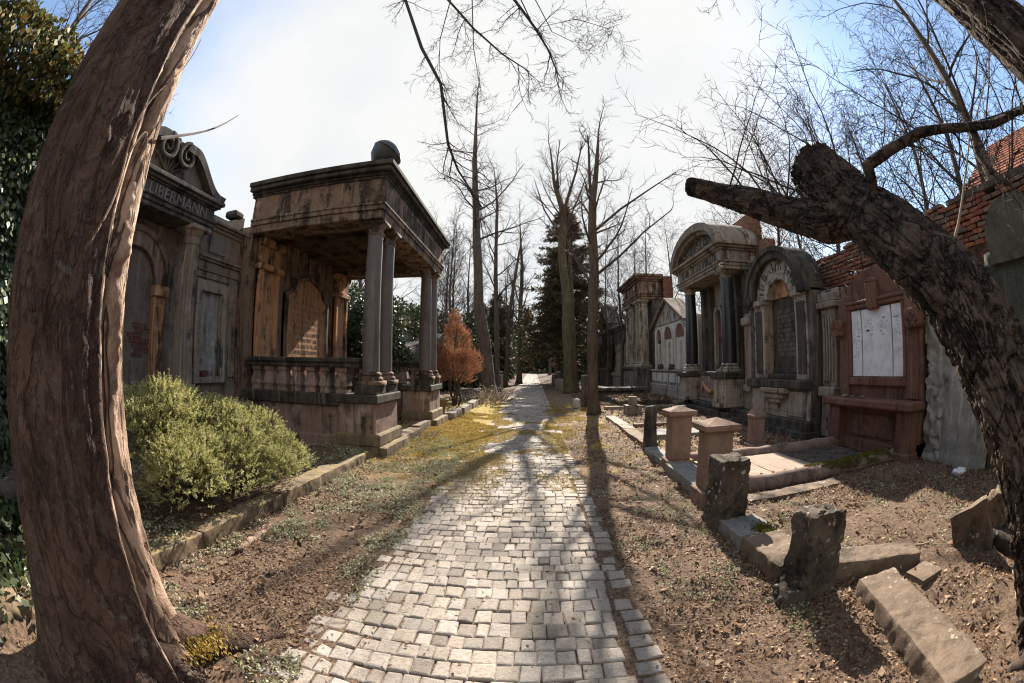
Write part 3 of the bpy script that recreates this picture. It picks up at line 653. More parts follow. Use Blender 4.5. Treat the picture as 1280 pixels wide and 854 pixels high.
mb = MB(); p = [(5.43, 4.2)]+[(5.43+1.33*q/12, 4.2+.14+.14*math.cos(q/12*math.pi)*-1*.0+.22*ss(.55, 1, q/12)) for q in range(13)]+[(6.76, 4.2)]
mb.prism(p, -.33, .02, T); bx(mb, T, 6.38, 6.72, -.3, .04, 4.5, 4.66, .07); build(mb, 'curved_coping', M['ledge'], t, smooth=40)
mb = MB(); p = [(5.97+.33*max(-.8, min(.8, math.cos(R(a))*1.1)), 3.77+.2*max(-.85, min(.85, math.sin(R(a))*1.15))) for a in range(0, 360, 15)]
mb.prism(p, .03, .07, T); build(mb, 'cartouche', M['dimlet'], t)
mb = MB(); mb.rock((-5.87, 5.66, 1.33), (-5.73, 5.86, 1.43), .04, .015, 6, .02, 3); build(mb, 'red_brick_lump', M['brickloose'], t)

# ------------------------------------------------------------------ portico tomb
t = root('portico_tomb', 'open stone portico tomb with four grey columns, balustrades and heavy mossy cornice', 'tomb', (-4.1, 9.2, 0))
T = TL(-5.9)
XF, YN, YF = -2.6, 6.7, 11.85
mb = MB()   # base wall on near and far side, with back floor
for y0, y1, s in ((YN+.08, YN+.34, -1), (YF-.34, YF-.08, 1)):
    mb.box((-5.6, y0, .05), (-3.3, y1, .88), .01)
    mb.box((-5.6, y0-.06, .05), (-3.3, y1+.06, .36), .015); mb.cut()
build(mb, 'base_wall', M['plinth'], t)
mb = MB()
for y0, y1 in ((YN, YN+.42), (YF-.42, YF)): mb.box((-5.6, y0, .88), (-3.3, y1, 1.1), .02); mb.cut()
build(mb, 'ledge', M['ledge'], t)
mb = MB(); mb.box((-5.55, YN+.3, .02), (-2.9, YF-.3, .14), .01); build(mb, 'floor_slab', M['ledge'], t)
cols = ((6.98, 7.66), (10.82, 11.5))
for (y0, y1), cc in zip(((6.7, 7.96), (10.56, 11.86)), cols):
    mb = MB(); mb.box((-3.34, y0+.03, .42), (XF-.02, y1-.03, .95), .01); pr = build(mb, 'pier', M['plinth'], t)
    mb = MB(); mb.box((-3.38, y0-.03, .944), (XF+.04, y1+.03, 1.1), .02)
    for c in cc: mb.box((-3.02, c-.25, 1.098), (XF+.0, c+.25, 1.25), .015)
    build(mb, 'cap', M['ledge'], pr)
    mb = MB(); mb.box((-3.38, y0-.02, .2), (XF+.06, y1+.02, .43), .03); mb.rock((-3.4, y0-.04, -.1), (XF+.2, y1+.06, .215), .08, .012, 4, .02, 2); build(mb, 'step', M['step'], pr)
    for c in cc: column(t, -2.80, c, 1.25, 4.17, .16, M['shaft'], M['brown'], bh=.22, ch=.26)
mb = MB()
mb.rock((-2.82, 8.02, -.1), (-2.5, 9.3, .2), .07, .012, 5, .02, 4); mb.cut(); mb.rock((-2.84, 9.32, -.1), (-2.55, 10.5, .24), .07, .012, 5, .02, 9); build(mb, 'threshold_block', M['tan'], t)
for y0, y1 in ((YN+.06, YN+.34), (YF-.34, YF-.06)):
    mb = MB(); mb.box((-5.5, y0, 1.55), (-2.95, y1, 1.63), .015); mb.box((-5.5, y0-.03, 1.628), (-2.95, y1+.03, 1.72), .025); build(mb, 'rail', M['ledge'], t)
    yc = (y0+y1)/2; R45 = Matrix.Rotation(R(45), 4, 'Z')
    for k in range(7):
        x = -5.25+k*.325; mb = MB(); h = 1.1
        mb.lathe([(.155, 0), (.155, .05), (.135, .06), (.175, .13), (.16, .2), (.12, .33), (.115, .36), (.145, .38), (.145, .45)], (x, yc, h), 4, M=R45); build(mb, 'baluster', M['plinth'], t)
E2 = t
# entablature ring + cornice + ceiling
mb = MB()
for (a, b) in (((-5.62, YN), (XF, YN+.62)), ((-5.62, YF-.62), (XF, YF))):
    mb.box((a[0], a[1], 4.17), (b[0], b[1], 4.33), .012)
mb.box((-3.22, YN+.62, 4.17), (XF, YF-.62, 4.33), .012)
mb.box((-5.62, YN-.03, 4.328), (XF+.03, YF+.03, 4.42), .01); mb.box((-5.62, YN-.05, 4.418), (XF+.05, YF+.05, 4.47), .012); mb.box((-5.62, YN, 4.46), (XF, YF, 4.96), .012)
ent = build(mb, 'entablature', M['brown'], t)
mb = MB()
for z, h, p in ((4.95, .05, .04), (5.0, .05, .08), (5.05, .09, .18), (5.14, .10, .23)): mb.box((-5.68, YN-p, z), (XF+p*.8, YF+p, z+h-.002), .014)
build(mb, 'cornice', M['ledge'], t)
mb = MB(); mb.box((-5.5, YN+.62, 4.30), (-3.2, YF-.62, 4.325), .0)
for xx in (-4.9, -4.1): mb.box((xx-.09, YN+.6, 4.19), (xx+.09, YF-.6, 4.31), .02)
for yy in (7.9, 9.27, 10.6): mb.box((-5.5, yy-.09, 4.2), (-3.2, yy+.09, 4.312), .02)
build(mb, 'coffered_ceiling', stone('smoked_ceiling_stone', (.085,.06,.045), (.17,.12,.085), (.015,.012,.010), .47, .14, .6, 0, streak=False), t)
mb = MB(); T2 = TL(XF); mb.strokes(7.9, 10.6, 4.58, 4.84, .0, T2, 26, 4, .022, .006); build(mb, 'worn_lettering', M['cut'], ent)
mb = MB(); mb.box((-5.95, YN+.02, .1), (-5.55, YF-.02, 4.34), .01); bw = build(mb, 'back_wall', M['brown'], t)
T3 = TL(-5.55); mb = MB()
for a, b in ((7.0, 7.78), (10.75, 11.52)): bx(mb, T3, a, a+.12, 0, .14, .15, 3.55, .015); bx(mb, T3, b-.12, b, 0, .14, .15, 3.55, .015); bx(mb, T3, a, b, 0, .07, .15, 3.55); bx(mb, T3, a-.05, b+.05, 0, .2, 3.5, 3.62); bx(mb, T3, a, b, 0, .1, 3.62, 4.0); bx(mb, T3, a-.04, b+.04, 0, .2, 4.0, 4.16); mb.cut()
build(mb, 'pilaster', M['brownwarm'], t)
mb = MB(); p = [(8.15, 1.0), (10.3, 1.0), (10.3, 3.2), (10.05, 3.32), (9.9, 3.55), (9.22, 3.75), (8.55, 3.55), (8.4, 3.32), (8.15, 3.2)]
mb.prism(p, 0, .06, T3); pn = build(mb, 'inscription_panel', M['brownwarm'], t)
mb = MB()
for k in range(11): mb.strokes(8.5, 9.95, 1.55+k*.145, 1.62+k*.145, .06, T3, 20, k, .012, .004)
build(mb, 'worn_lettering', M['niche'], pn)
mb = MB(); mb.band(p+[p[0]], [(9.22+(u-9.22)*.93, 2.3+(z-2.3)*.94) for u, z in p+[p[0]]], .0, .12, T3)
build(mb, 'panel_frame', M['brown'], pn)
# bronze urn on the near corner
mb = MB(); Mx = Matrix.Rotation(R(34), 4, 'Y') @ Matrix.Rotation(R(-8), 4, 'X')
mb.lathe([(.02, -.27), (.15, -.25), (.26, -.14), (.31, 0), (.32, .03), (.33, .045), (.30, .055), (.32, .075), (.29, .14), (.22, .21), (.1, .26), (.02, .275)], (-2.72, 6.84, 5.52), 40, M=Mx)
mb.box((-2.95, 6.68, 5.24), (-2.62, 7.0, 5.31), .01); u_ = build(mb, 'urn', M['bronze'], None, 'dark green bronze urn leaning on the near cornice corner of the portico', 'urn', smooth=50)

# ------------------------------------------------------------------ things beyond the portico, left side
def leafmass(name, lobes, n, size, mat, parent, sh=.55, kind=None, label=None, cat=None, ground=0.0, grp=None):
    Q = []; tot = sum(a*b+b*c+a*c for _, (a, b, c) in lobes)
    for (c, r) in lobes:
        m = int(n*(r[0]*r[1]+r[1]*r[2]+r[0]*r[2])/tot); d = rdir(m); rad = RNG.uniform(sh, 1, m)**.6
        bump = 1+.22*vn(d*2.6+np.array(c)*3)+.1*vn(d*7+np.array(c))
        P = np.array(c)+d*np.array(r)*(rad*bump)[:, None]; P = P[P[:, 2] > ground+.03]
        A = unit(rdir(len(P))+.35*unit(P-np.array(c))+np.array([0, 0, -.35])); Q.append(leafquads(P, A, RNG.uniform(.6, 1.3, len(P))*size, .75, .3))
    return quads_mesh(name, np.concatenate(Q), mat, parent, label=label, cat=cat, kind=kind, group=grp)
def stems(mb, base, tips, r, seed=0, wig=.06, sides=5):
    rg = np.random.default_rng(seed)
    for tp in tips:
        b = np.array(base)+rg.normal(size=3)*.04*np.array([1, 1, 0]); n = 6; s = np.linspace(0, 1, n)[:, None]
        P = b+(np.array(tp)-b)*s+rg.normal(size=(n, 3))*wig*np.sin(s*math.pi); mb.tube(P, np.linspace(r, r*.3, n), sides)

t = root('ivy_bush', 'dense dark glossy ivy bush heaped behind the portico columns', 'bush', (-5.2, 13.2, .1))
leafmass('foliage', [((-5.0, 13.3, 1.5), (1.15, 1.0, 1.4)), ((-5.2, 13.4, 2.9), (1.0, .95, 1.1)), ((-5.9, 12.6, 3.3), (.6, .7, .9)), ((-4.5, 13.6, 1.2), (.8, .8, 1.1))], 15000, .10, M['ivy'], t)
mb = MB(); stems(mb, (-5.1, 13.3, .05), [(-5.4, 13.3, 2.6), (-4.8, 13.4, 2.8), (-5.8, 12.9, 2.9), (-4.6, 13.6, 1.6)], .05); build(mb, 'stem', M['bark'], t)
t = root('arched_tomb', 'dark round-arched tomb half hidden behind the glossy ivy bush', 'tomb', (-5.9, 14.5, 0)); T = TL(-6.1)
mb = MB(); bx(mb, T, 12.6, 16.6, -.4, 0, 0, 3.0); build(mb, 'wall', M['soot'], t)
mb = MB(); mb.band(arc(14.7, 3.0, 1.35, 1.3, 0, 180, 18), arc(14.7, 3.0, 1.05, 1.02, 0, 180, 18), -.4, .5, T); build(mb, 'arch_hood', M['sootdark'], t, smooth=40)
mb = MB(); mb.prism(arc(14.7, 3.0, 1.06, 1.03, 0, 180, 18), -.35, .1, T); build(mb, 'tympanum', M['soot'], t)
mb = MB()
for a, b in ((13.3, 13.7), (15.7, 16.1)): bx(mb, T, a, b, 0, .45, 0, 3.0); mb.cut()
build(mb, 'pilaster', M['sootdark'], t)
t = root('lean_to_wall', 'low grey wall with ochre lichened sloping coping behind the rust-brown shrub', 'wall', (-6.0, 19, 0)); T = TL(-6.2)
mb = MB(); bx(mb, T, 16.7, 23, -.4, 0, 0, 3.5); build(mb, 'wall', M['sootpale'], t)
mb = MB(); mb.prism([(16.6, 3.5), (23.1, 3.5), (23.1, 3.62), (20.4, 4.05), (18.6, 3.9), (16.6, 3.62)], -.5, .15, T); build(mb, 'coping', M['step'], t)
mb = MB(); mb.prism([(17.0, 1.9), (19.8, 2.6), (19.8, 2.75), (17.0, 2.1)], 0, .9, T); build(mb, 'canopy', M['sootdark'], t)
mb = MB(); bx(mb, T, 20.2, 22.2, 0, .1, .3, 2.9); build(mb, 'panel', M['greenplaster'], t)
t = root('wall_topping_bush', 'dark evergreen bush rising over the lichened coping left of the tall trunk', 'bush', (-7.2, 21, .1))
leafmass('foliage', [((-7.3, 21, 3.6), (1.6, 1.9, 1.5)), ((-7.0, 24, 3.2), (1.5, 1.7, 1.9))], 6000, .16, M['shrubgreen'], t)
mb = MB(); stems(mb, (-7.3, 21.5, 0), [(-7.3, 21, 4), (-7.0, 23.6, 3.6)], .09); build(mb, 'stem', M['bark'], t)

# rust-brown dead conifer shrub
def spray_bush(name, base, lobes, n, L, mat, parent, up=.9, needle=.035, per=16, w=.16):
    Q = []; rn = []
    tot = sum(a*b+b*c+a*c for _, (a, b, c) in lobes)
    for c, r in lobes:
        m = int(n*(r[0]*r[1]+r[1]*r[2]+r[0]*r[2])/tot); d = rdir(m); d[:, 2] = np.where(d[:, 2] < -.5, -d[:, 2], d[:, 2])
        bump = 1+.2*vn(d*2.2+np.array(c)*2)+.14*vn(d*6+np.array(c)); P = np.array(c)+d*np.array(r)*(RNG.uniform(.45, 1, m)**.5*bump)[:, None]
        out = unit(P-np.array(c)); A = unit(out*.8+np.array([0, 0, up])+rdir(m)*.45); L_ = L*RNG.uniform(.6, 1.3, m)
        s = np.tile(np.linspace(0, 1, per), m); Ar = np.repeat(A, per, 0); Pr = np.repeat(P, per, 0)+Ar*(s*np.repeat(L_, per))[:, None]
        na = unit(Ar*.9+rdir(m*per)*.8); Q.append(leafquads(Pr, na, RNG.uniform(.6, 1.3, m*per)*needle*(1.15-.5*s), w*3, .15))
        rn.append(np.clip(np.repeat(RNG.normal(.45, .18, m), per)+.25*s, 0, 1))
    Q = np.concatenate(Q); rn = np.concatenate(rn); k = Q[:, 0, 2] > .05
    return quads_mesh(name, Q[k], mat, parent, rnd=rn[k])
t = root('rusty_shrub', 'rust-orange dried conifer shrub beside the far portico pier', 'shrub', (-2.85, 15.2, .1))
spray_bush('foliage', None, [((-2.85, 15.2, 1.35), (.75, .75, .8)), ((-2.75, 15.2, 2.35), (.5, .5, .8)), ((-2.35, 15.1, 1.6), (.5, .45, .55)), ((-2.8, 15.2, 3.0), (.22, .22, .5)), ((-3.3, 15.2, 1.7), (.4, .4, .6))], 3000, .22, M['rust'], t, .9, .04, 12)
mb = MB(); stems(mb, (-2.8, 15.2, 0), [(-2.75, 15.2, 3.1), (-3.3, 15.2, 1.9), (-2.4, 15.1, 1.8), (-2.6, 15.5, 2.4), (-3.0, 14.9, 1.6)], .045); build(mb, 'stem', M['twigred'], t)

# juniper in front of the left tombs
t = root('juniper_bush', 'spreading sage-green juniper bush behind the mossy left kerb', 'bush', (-3.6, 3.7, .17))
JL = [((-3.4, 2.5, .96), (.52, .48, .42)), ((-3.45, 3.1, .90), (.46, .48, .34)), ((-3.25, 3.75, .74), (.46, .5, .40)), ((-3.0, 3.35, .48), (.40, .46, .32)), ((-3.0, 2.6, .56), (.40, .44, .34)), ((-2.95, 3.95, .43), (.32, .4, .30)), ((-3.8, 2.2, .82), (.48, .44, .42)), ((-3.7, 3.6, .6), (.4, .4, .3))]
for k in range(26):
    (c_, r_) = JL[k % 8]; d_ = rdir(1)[0]; d_[2] = abs(d_[2])*.9+.05; d_[0] = abs(d_[0])*.8+d_[0]*.2; d_ = d_/np.linalg.norm(d_); s_ = RNG.uniform(.15, .25); JL.append((tuple(np.array(c_)+d_*np.array(r_)*.92), (s_, s_, s_*.8)))
spray_bush('foliage', None, JL, 12500, .08, M['juniper'], t, .5, .026, 14)
mb = MB(); stems(mb, (-3.7, 3.0, .1), [(-3.3, 2.7, .8), (-3.9, 3.4, 1.1), (-3.4, 4.4, .8), (-3.1, 3.7, .6), (-3.6, 2.4, 1.1), (-3.0, 4.4, .5)], .045, 3, .1); build(mb, 'stem', M['bark'], t)

# ivy-smothered wall at the far left
t = root('ivy_wall', 'tall wall smothered in dark ivy behind the big trunk close to the camera', 'wall', (-5.5, 0, 0)); T = TL(-5.7)
mb = MB(); bx(mb, T, -4.0, 2.2, -.5, 0, 0, 4.7); build(mb, 'wall', M['sootdark'], t)
n = 21000; y = RNG.uniform(-3.5, 2.3, n); z = RNG.uniform(.1, 5.1, n); dp = .12+.28*(fbm(np.stack([y*1.1, z*1.1, y*0], 1), 3)+.5)
P = np.stack([-5.7+dp*RNG.uniform(.5, 1.1, n), y, z], 1); A = unit(np.stack([RNG.uniform(.2, .8, n), RNG.normal(size=n)*.4, -1+RNG.normal(size=n)*.3], 1))
NN = unit(np.stack([np.ones(n), RNG.normal(size=n)*.5, RNG.normal(size=n)*.35+.35], 1))
quads_mesh('ivy', leafquads(P, A, RNG.uniform(.06, .12, n), .85, .2, NN), M['ivy'], t)
n = 8500; c = np.array([-5.55, .2, 4.85]); d = rdir(n); P = c+d*np.array([.55, 2.1, .62])*(RNG.uniform(.5, 1, n)**.5*(1+.3*vn(d*3)+.15*vn(d*8)))[:, None]
quads_mesh('ivy_crown', leafquads(P, unit(rdir(n)+np.array([.3, 0, -.5])), RNG.uniform(.06, .12, n), .85, .3), M['ivytop'], t)
mb = MB()
for k in range(7): yy = -1.5+k*.55; mb.tube([(-5.5, yy, 4.3), (-5.3, yy+.15*RNG.normal(), 4.9), (-5.2+.3*RNG.normal(), yy+.4*RNG.normal(), 5.6)], [.02, .012, .004], 5)
build(mb, 'stem', M['twig'], t)
# lower left corner: mossy stones and greenery in the shade
mb = MB(); g = gnd(18, 775); mb.rock((-3.05, .0, .0), (-2.66, .5, .2), .03, .05, 6, .04, 8); build(mb, 'boulder', M['step'], None, 'yellow-mossed lump of stone low behind the big trunk foot', 'stone', smooth=180)
leafmass('darkening_ivy', [((-3.3, .0, .2), (.7, .7, .22)), ((-4.3, -.3, .25), (.8, .9, .35)), ((-4.6, 1.4, .2), (.7, .6, .25)), ((-2.9, .7, .15), (.3, .4, .16))], 3600, .07, M['ivy'], None, label='dark trailing ivy added to darken the shaded ground between ivy wall and big trunk', cat='ivy')  # ivy added to darken this corner like the shade there
leafmass('leafy_plant', [((-3.6, .6, .3), (.5, .5, .28)), ((-4.2, 1.0, .3), (.4, .5, .25))], 1500, .08, M['shrubgreen'], None, label='low green leafy plant in the shade behind the big trunk foot', cat='plant')
mb = MB(); mb.rock((-4.6, .8, .1), (-3.95, 1.35, .55), .07, .03, 4, .05, 21); build(mb, 'grave_block', M['rough'], None, 'dark square grave block in the shadow behind the big trunk', 'gravestone', smooth=180)
# low kerb stones, planter and dry plants past the portico
for k, (x0, y0, L_, h, lab) in enumerate(((-2.55, 12.0, 1.5, .26, 'first pale kerb block past the portico, its end in shadow'), (-2.5, 13.6, 1.7, .24, 'middle sunlit pale kerb block below the rust-orange shrub'), (-2.45, 15.4, 1.8, .26, 'farthest pale kerb block, ending by the dry stalks'))):
    mb = MB(); mb.rock((x0, y0, -.1), (x0+.3, y0+L_, h), .08, .015, 5, .03, 30+k); build(mb, 'kerb_block', M['sootpale'], None, lab, 'kerb block', 'kerb blocks past the portico', smooth=40)
mb = MB(); mb.lathe([(.13, 0), (.15, .05), (.13, .1), (.19, .3), (.25, .42), (.27, .45), (.25, .47), (.2, .44)], (-2.75, 12.45, .15), 20); build(mb, 'stone_planter', M['step'], None, 'ochre mossy stone planter beside the far portico pier', 'planter', smooth=50)
def stalks(name, c, r, n, h, label):
    d = RNG.normal(size=(n, 2))*r*.5; P = np.stack([c[0]+d[:, 0], c[1]+d[:, 1], np.full(n, c[2])], 1)
    A = unit(np.stack([d[:, 0]*1.2, d[:, 1]*1.2, np.full(n, .8)], 1)+rdir(n)*.4)
    m = n*3; k = RNG.integers(0, n, m)
    quads_mesh(name, np.concatenate([leafquads(P, A, RNG.uniform(.4, 1, n)*h, .09, .2), leafquads(P[k]+A[k]*(RNG.uniform(.3, 1, m)*h)[:, None], rdir(m), RNG.uniform(.05, .11, m)*min(1, h*2), .6, .3)]), M['dry'], None, label=label, cat='plant')
stalks('dry_plant', (-2.1, 18.0, .02), 1.0, 240, .8, 'pale tangle of dry stalks at the end of the left kerb blocks')
stalks('dry_tuft', (-2.35, 8.9, .03), .35, 90, .22, 'small pale dry tuft at the foot of the portico threshold')
leafmass('ground_ivy', [((-3.7, 9.2, .2), (.7, 1.1, .28))], 1300, .07, M['ivy'], None, label='dark ivy covering the floor between the portico piers', cat='ivy', kind='stuff')
M['mossrock'] = stone('dark_mossy_rock', (.11,.10,.075), (.20,.19,.14), (.03,.03,.024), .46, .2, .5, .4, (.07,.07,.025), streak=False, gr=24, bs=1.0)
M['slabtan'] = stone('pale_pinkish_slab', (.31,.23,.18), (.45,.37,.30), (.12,.085,.065), .40, .2, .6, .05, streak=False, gr=50, bs=.5)
M['brickwarm'] = brick_mat('orange_brick', (.28,.12,.07), (.20,.085,.055), (.30,.25,.2), (.12,.08,.055))
M['lichen'] = stone('lichened_stone', (.17,.13,.09), (.30,.24,.17), (.03,.025,.02), .43, .2, .5, .3, (.15,.125,.035), streak=False, gr=24, bs=1.0)
# ------------------------------------------------------------------ right boundary wall
t = root('brick_wall', 'tall old boundary wall with crumbling red brick top behind the right tombs', 'wall', (6.6, 20, 0))
mb = MB(); mb.box((6.45, -4, 0), (6.85, 52, 3.12), .01); mb.box((6.47, 9.5, 3.11), (6.83, 52, 3.5), .01); build(mb, 'wall', M['brick'], t)
mb = MB(); cr = []; rg = random.Random(3)
for k in range(11):
    z = 3.12+k*.082; y = -2.6+(k % 2)*.12
    while y < 9.8:
        L_ = .235
        top = 3.84+.05*math.sin(y*2.3)+.04*math.sin(y*7.1)-.14*max(0, y-8.2)
        if z < top and rg.random() > .03:
            x0 = 6.44+rg.uniform(-.03, .03); n0 = mb.n
            mb.rock((x0, y, z), (x0+.2, y+L_-.012, z+.07), .075, .012, 9, .012, rg.random()*50); cr.append(len(mb.f))
        y += L_
o = build(mb, 'brick_courses', M['brickloose'], t)
a = o.data.attributes.new('rnd', 'FLOAT', 'FACE'); vals = np.zeros(len(mb.f)); p0 = 0
for e in cr: vals[p0:e] = rg.random(); p0 = e
a.data.foreach_set('value', vals.astype(np.float32))
mb = MB()
for k in range(14): y = -3.5+k*.5; mb.rock((6.4, y, 3.83), (6.88, y+.495, 3.93+.01*math.sin(k*3.3)), .07, .02, 6, .02, 60+k)
build(mb, 'coping', M['rough'], t, smooth=40)
mb = MB(); mb.rock((6.05, -3, -.1), (6.46, 2.75, 2.9), .12, .05, 1.6, .06, 77); mb.rock((6.12, -3, 2.8), (6.46, 2.6, 3.35), .06, .10, 4, .08, 78); build(mb, 'plaster_facing', M['greenplaster'], t, smooth=180)
mb = MB(); mb.rock((5.86, 2.7, -.1), (6.46, 4.0, 2.75), .08, .04, 3.2, .05, 79); mb.rock((5.80, 3.66, -.1), (5.92, 4.02, 2.55), .035, .07, 6, .03, 83); build(mb, 'broken_plaster', M['plaster'], t, smooth=60)
mb = MB(); mb.prism([(1.45, 2.7), (2.55, 2.7), (2.55, 3.1)]+arc(2.0, 3.1, .55, .42, 0, 180, 14)[1:]+[(1.45, 3.1)], .1, .55, TR(6.5)); build(mb, 'round_coping', M['mossrock'], t, smooth=40)

# ------------------------------------------------------------------ red sandstone wall tomb with bench
T = TR(6.3); d0 = .6     # face at X = 5.7
t = root('sandstone_tomb', 'red sandstone wall tomb with three-part white marble tablet above a bench ledge', 'tomb', (5.7, 5.15, 0))
mb = MB(); p = [(4.08, .3), (6.2, .3), (6.2, 2.66), (6.05, 2.72), (5.92, 2.74), (5.88, 2.9), (5.62, 3.02), (5.42, 3.1), (5.3, 3.14), (4.98, 3.14), (4.86, 3.1), (4.66, 3.02), (4.40, 2.9), (4.36, 2.74), (4.23, 2.72), (4.08, 2.66)]
mb.prism([(u, z) for u, z in p], 0, .6, T); build(mb, 'slab', M['redstone'], t)
mb = MB()
for a, b, c, d in ((4.12, 4.38, .97, 2.62), (5.9, 6.17, .97, 2.62)): bx(mb, T, a, b, .59, .66, c, d, .02)
for a, b, c, d in ((4.38, 5.9, 2.46, 2.54),(4.38, 5.9, 1.16, 1.30)): bx(mb, T, a, b, .59, .68, c, d, .02)
for s in (4.7, 5.58): bx(mb, T, s-.33, s+.33, .59, .70, 2.54, 2.60, .02)
bx(mb, T, 4.38, 4.45, .59, .67, 1.3, 2.46); bx(mb, T, 5.83, 5.9, .59, .67, 1.3, 2.46); bx(mb, T, 5.0, 5.28, .59, .74, 2.4, 2.86, .03); mb.prism(arc(5.14, 2.86, .13, .07, 0, 180, 8), .59, .73, T)
build(mb, 'tablet_frame', M['redstone'], t)
for i, (a, b, nm) in enumerate(((4.46, 4.72, 0), (4.745, 5.53, 1), (5.555, 5.82, 2))):
    mb = MB(); bx(mb, T, a, b, .595, .625, 1.31, 2.44, .008); tb = build(mb, 'tablet', M['marble'], t)
    mb = MB()
    if i == 1:
        for c in (4.94, 5.32):
            for q in range(14):
                a_ = RNG.random()*6.28; r_ = RNG.uniform(.03, .12); u_, z_ = c+r_*math.cos(a_), 2.12+r_*1.2*math.sin(a_); mb.prism(arc(u_, z_, .03, .016, 0, 330, 6), .62, .63, T)
        for q in range(10): mb.strokes(4.84+.05*(q % 3), 5.44-.04*(q % 2), 1.42+q*.055, 1.447+q*.055, .62, T, 30, q, .0055, .0045)
    else:
        for q in range(22): u_, z_ = RNG.uniform(a+.05, b-.05), RNG.uniform(1.6, 2.25); mb.prism(arc(u_, z_, .03, .012, 0, 330, 6), .62, .629, T)
    build(mb, 'carving_pattern', M['etch'], tb)
mb = MB()
for u in (3.98, 5.98): mb.rock(T(u, .55, 2.02), T(u+.34, .78, 2.3), .025, .04, 12, .02, u); mb.cut()
build(mb, 'carved_boss', M['redstone'], t, smooth=180)
mb = MB(); bx(mb, T, 4.0, 6.4, .5, .98, .82, .96, .03); build(mb, 'bench_ledge', M['redstone'], t)
for u in (4.12, 5.98): mb = MB(); bx(mb, T, u-.02, u+.3, .55, .86, .0, .82, .02); bx(mb, T, u-.06, u+.34, .55, .92, .0, .2, .02); build(mb, 'leg', M['redstone'], t)
mb = MB(); bx(mb, T, 4.4, 6.0, .56, .64, .1, .82); bx(mb, T, 4.4, 6.0, .6, .72, .05, .26, .02); bx(mb, T, 4.44, 5.96, .6, .67, .74, .815); build(mb, 'back_panel', M['redstone'], t)
mb = MB(); mb.rock(T(4.62, .63, .3), T(5.78, .67, .7), .045, .02, 12, .02, 5); build(mb, 'relief', M['redstone'], t, smooth=180)
for k, (u, d, s) in enumerate(((5.82, .82, .06), (5.62, .8, .045), (5.38, .78, .05))):
    mb = MB(); c = np.array(T(u, d, .96)); mb.rock(c-np.array([s, s, .005]), c+np.array([s, s*1.3, s*.9]), .03, .01, 12, .03, k)
    build(mb, 'pebble', M['tan'], None, ('larger grey pebble left on the sandstone bench ledge, farthest of three', 'middle small pebble on the sandstone bench ledge', 'pebble nearest the white tablet middle on the sandstone bench ledge')[k], 'pebble', 'pebbles on the bench ledge', smooth=180)

# ------------------------------------------------------------------ arched niche tomb
t = root('arch_niche_tomb', 'black-crusted tomb with pale lettered arch over a deep niche and stepped bracketed sill', 'tomb', (5.6, 8.4, 0)); T = TR(6.2)
mb = MB(); bx(mb, T, 6.42, 10.4, -.25, .28, 0, 3.0); build(mb, 'back_wall', M['sootpale'], t)
mb = MB(); mb.rock(T(6.9, -.1, -.1), T(10.5, .95, .2), .12, .02, 3, .03, 7); bx(mb, T, 7.0, 10.3, 0, .8, .15, .4, .03); build(mb, 'base_step', M['ledge'], t)
mb = MB(); bx(mb, T, 7.1, 9.75, 0, .62, .38, 1.02, .02); bx(mb, T, 7.3, 7.9, .6, .66, .45, .98); bx(mb, T, 9.0, 9.6, .6, .66, .45, .98); build(mb, 'plinth', M['sootpale'], t)
mb = MB(); bx(mb, T, 7.05, 9.8, 0, .76, 1.02, 1.22, .03); build(mb, 'sill', M['ledge'], t)
mb = MB()
for k, (hw, z) in enumerate(((.55, .92), (.42, .80), (.26, .70))): bx(mb, T, 8.42-hw, 8.42+hw, .5, .84-.05*k, z, z+.115, .02)
build(mb, 'sill_bracket', M['soot'], t)
for u0, u1 in ((7.2, 7.72), (9.1, 9.62)):
    mb = MB(); bx(mb, T, u0, u1, 0, .58, 1.21, 3.05, .02); bx(mb, T, u0-.04, u1+.04, 0, .66, 2.98, 3.12, .02); jb = build(mb, 'jamb', M['sootpale'], t)
    mb = MB(); bx(mb, T, u0+.1, u1-.1, .575, .60, 1.34, 2.85); build(mb, 'panel', M['dkpanel'], jb)
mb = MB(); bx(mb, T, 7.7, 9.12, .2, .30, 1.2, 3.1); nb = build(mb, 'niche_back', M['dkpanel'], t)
mb = MB()
for k in range(10): mb.strokes(7.95, 8.9, 1.75+k*.11, 1.82+k*.11, .30, T, 18, 70+k, .012, .006)
build(mb, 'worn_lettering', M['dimlet'], nb)
mb = MB()
for k, d in enumerate((.5, .36, .24)): bx(mb, T, 7.74, 9.08, .05, d, 1.21+k*.13, 1.21+(k+1)*.13, .02)
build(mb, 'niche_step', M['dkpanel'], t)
cu, zc = 8.41, 3.1; ro, ri = 1.3, .58
mb = MB(); mb.band(arc(cu, zc, 1.02, .86, 0, 180, 20), arc(cu, zc, .5, .40, 0, 180, 20), 0, .56, T); sp = build(mb, 'arch_panel', stone('blotched_pale_arch', (.33,.29,.24), (.56,.52,.46), (.04,.036,.031), .47, .1, .7, 0, streak=False), t)
mb = MB()
for k in range(17):
    a = R(14+k*9.5+RNG.uniform(-2.5, 2.5)); r0, r1 = .68+RNG.uniform(-.03, .05), .84+RNG.uniform(-.05, .04); w_ = RNG.uniform(.009, .016)
    if k in (5, 11): continue
    ca_, sa_ = math.cos(a), math.sin(a); px_, pz_ = -sa_*w_, ca_*w_
    mb.prism([(cu+ca_*r0-px_, zc+.86*sa_*r0-pz_), (cu+ca_*r0+px_, zc+.86*sa_*r0+pz_), (cu+ca_*r1+px_*1.6, zc+.86*sa_*r1+pz_*1.6), (cu+ca_*r1-px_*1.6, zc+.86*sa_*r1-pz_*1.6)], .55, .567, T)
    if k % 2: mb.prism(arc(cu+ca_*.9, zc+.86*sa_*.9, .035, .035, 0, 330, 6), .55, .567, T)
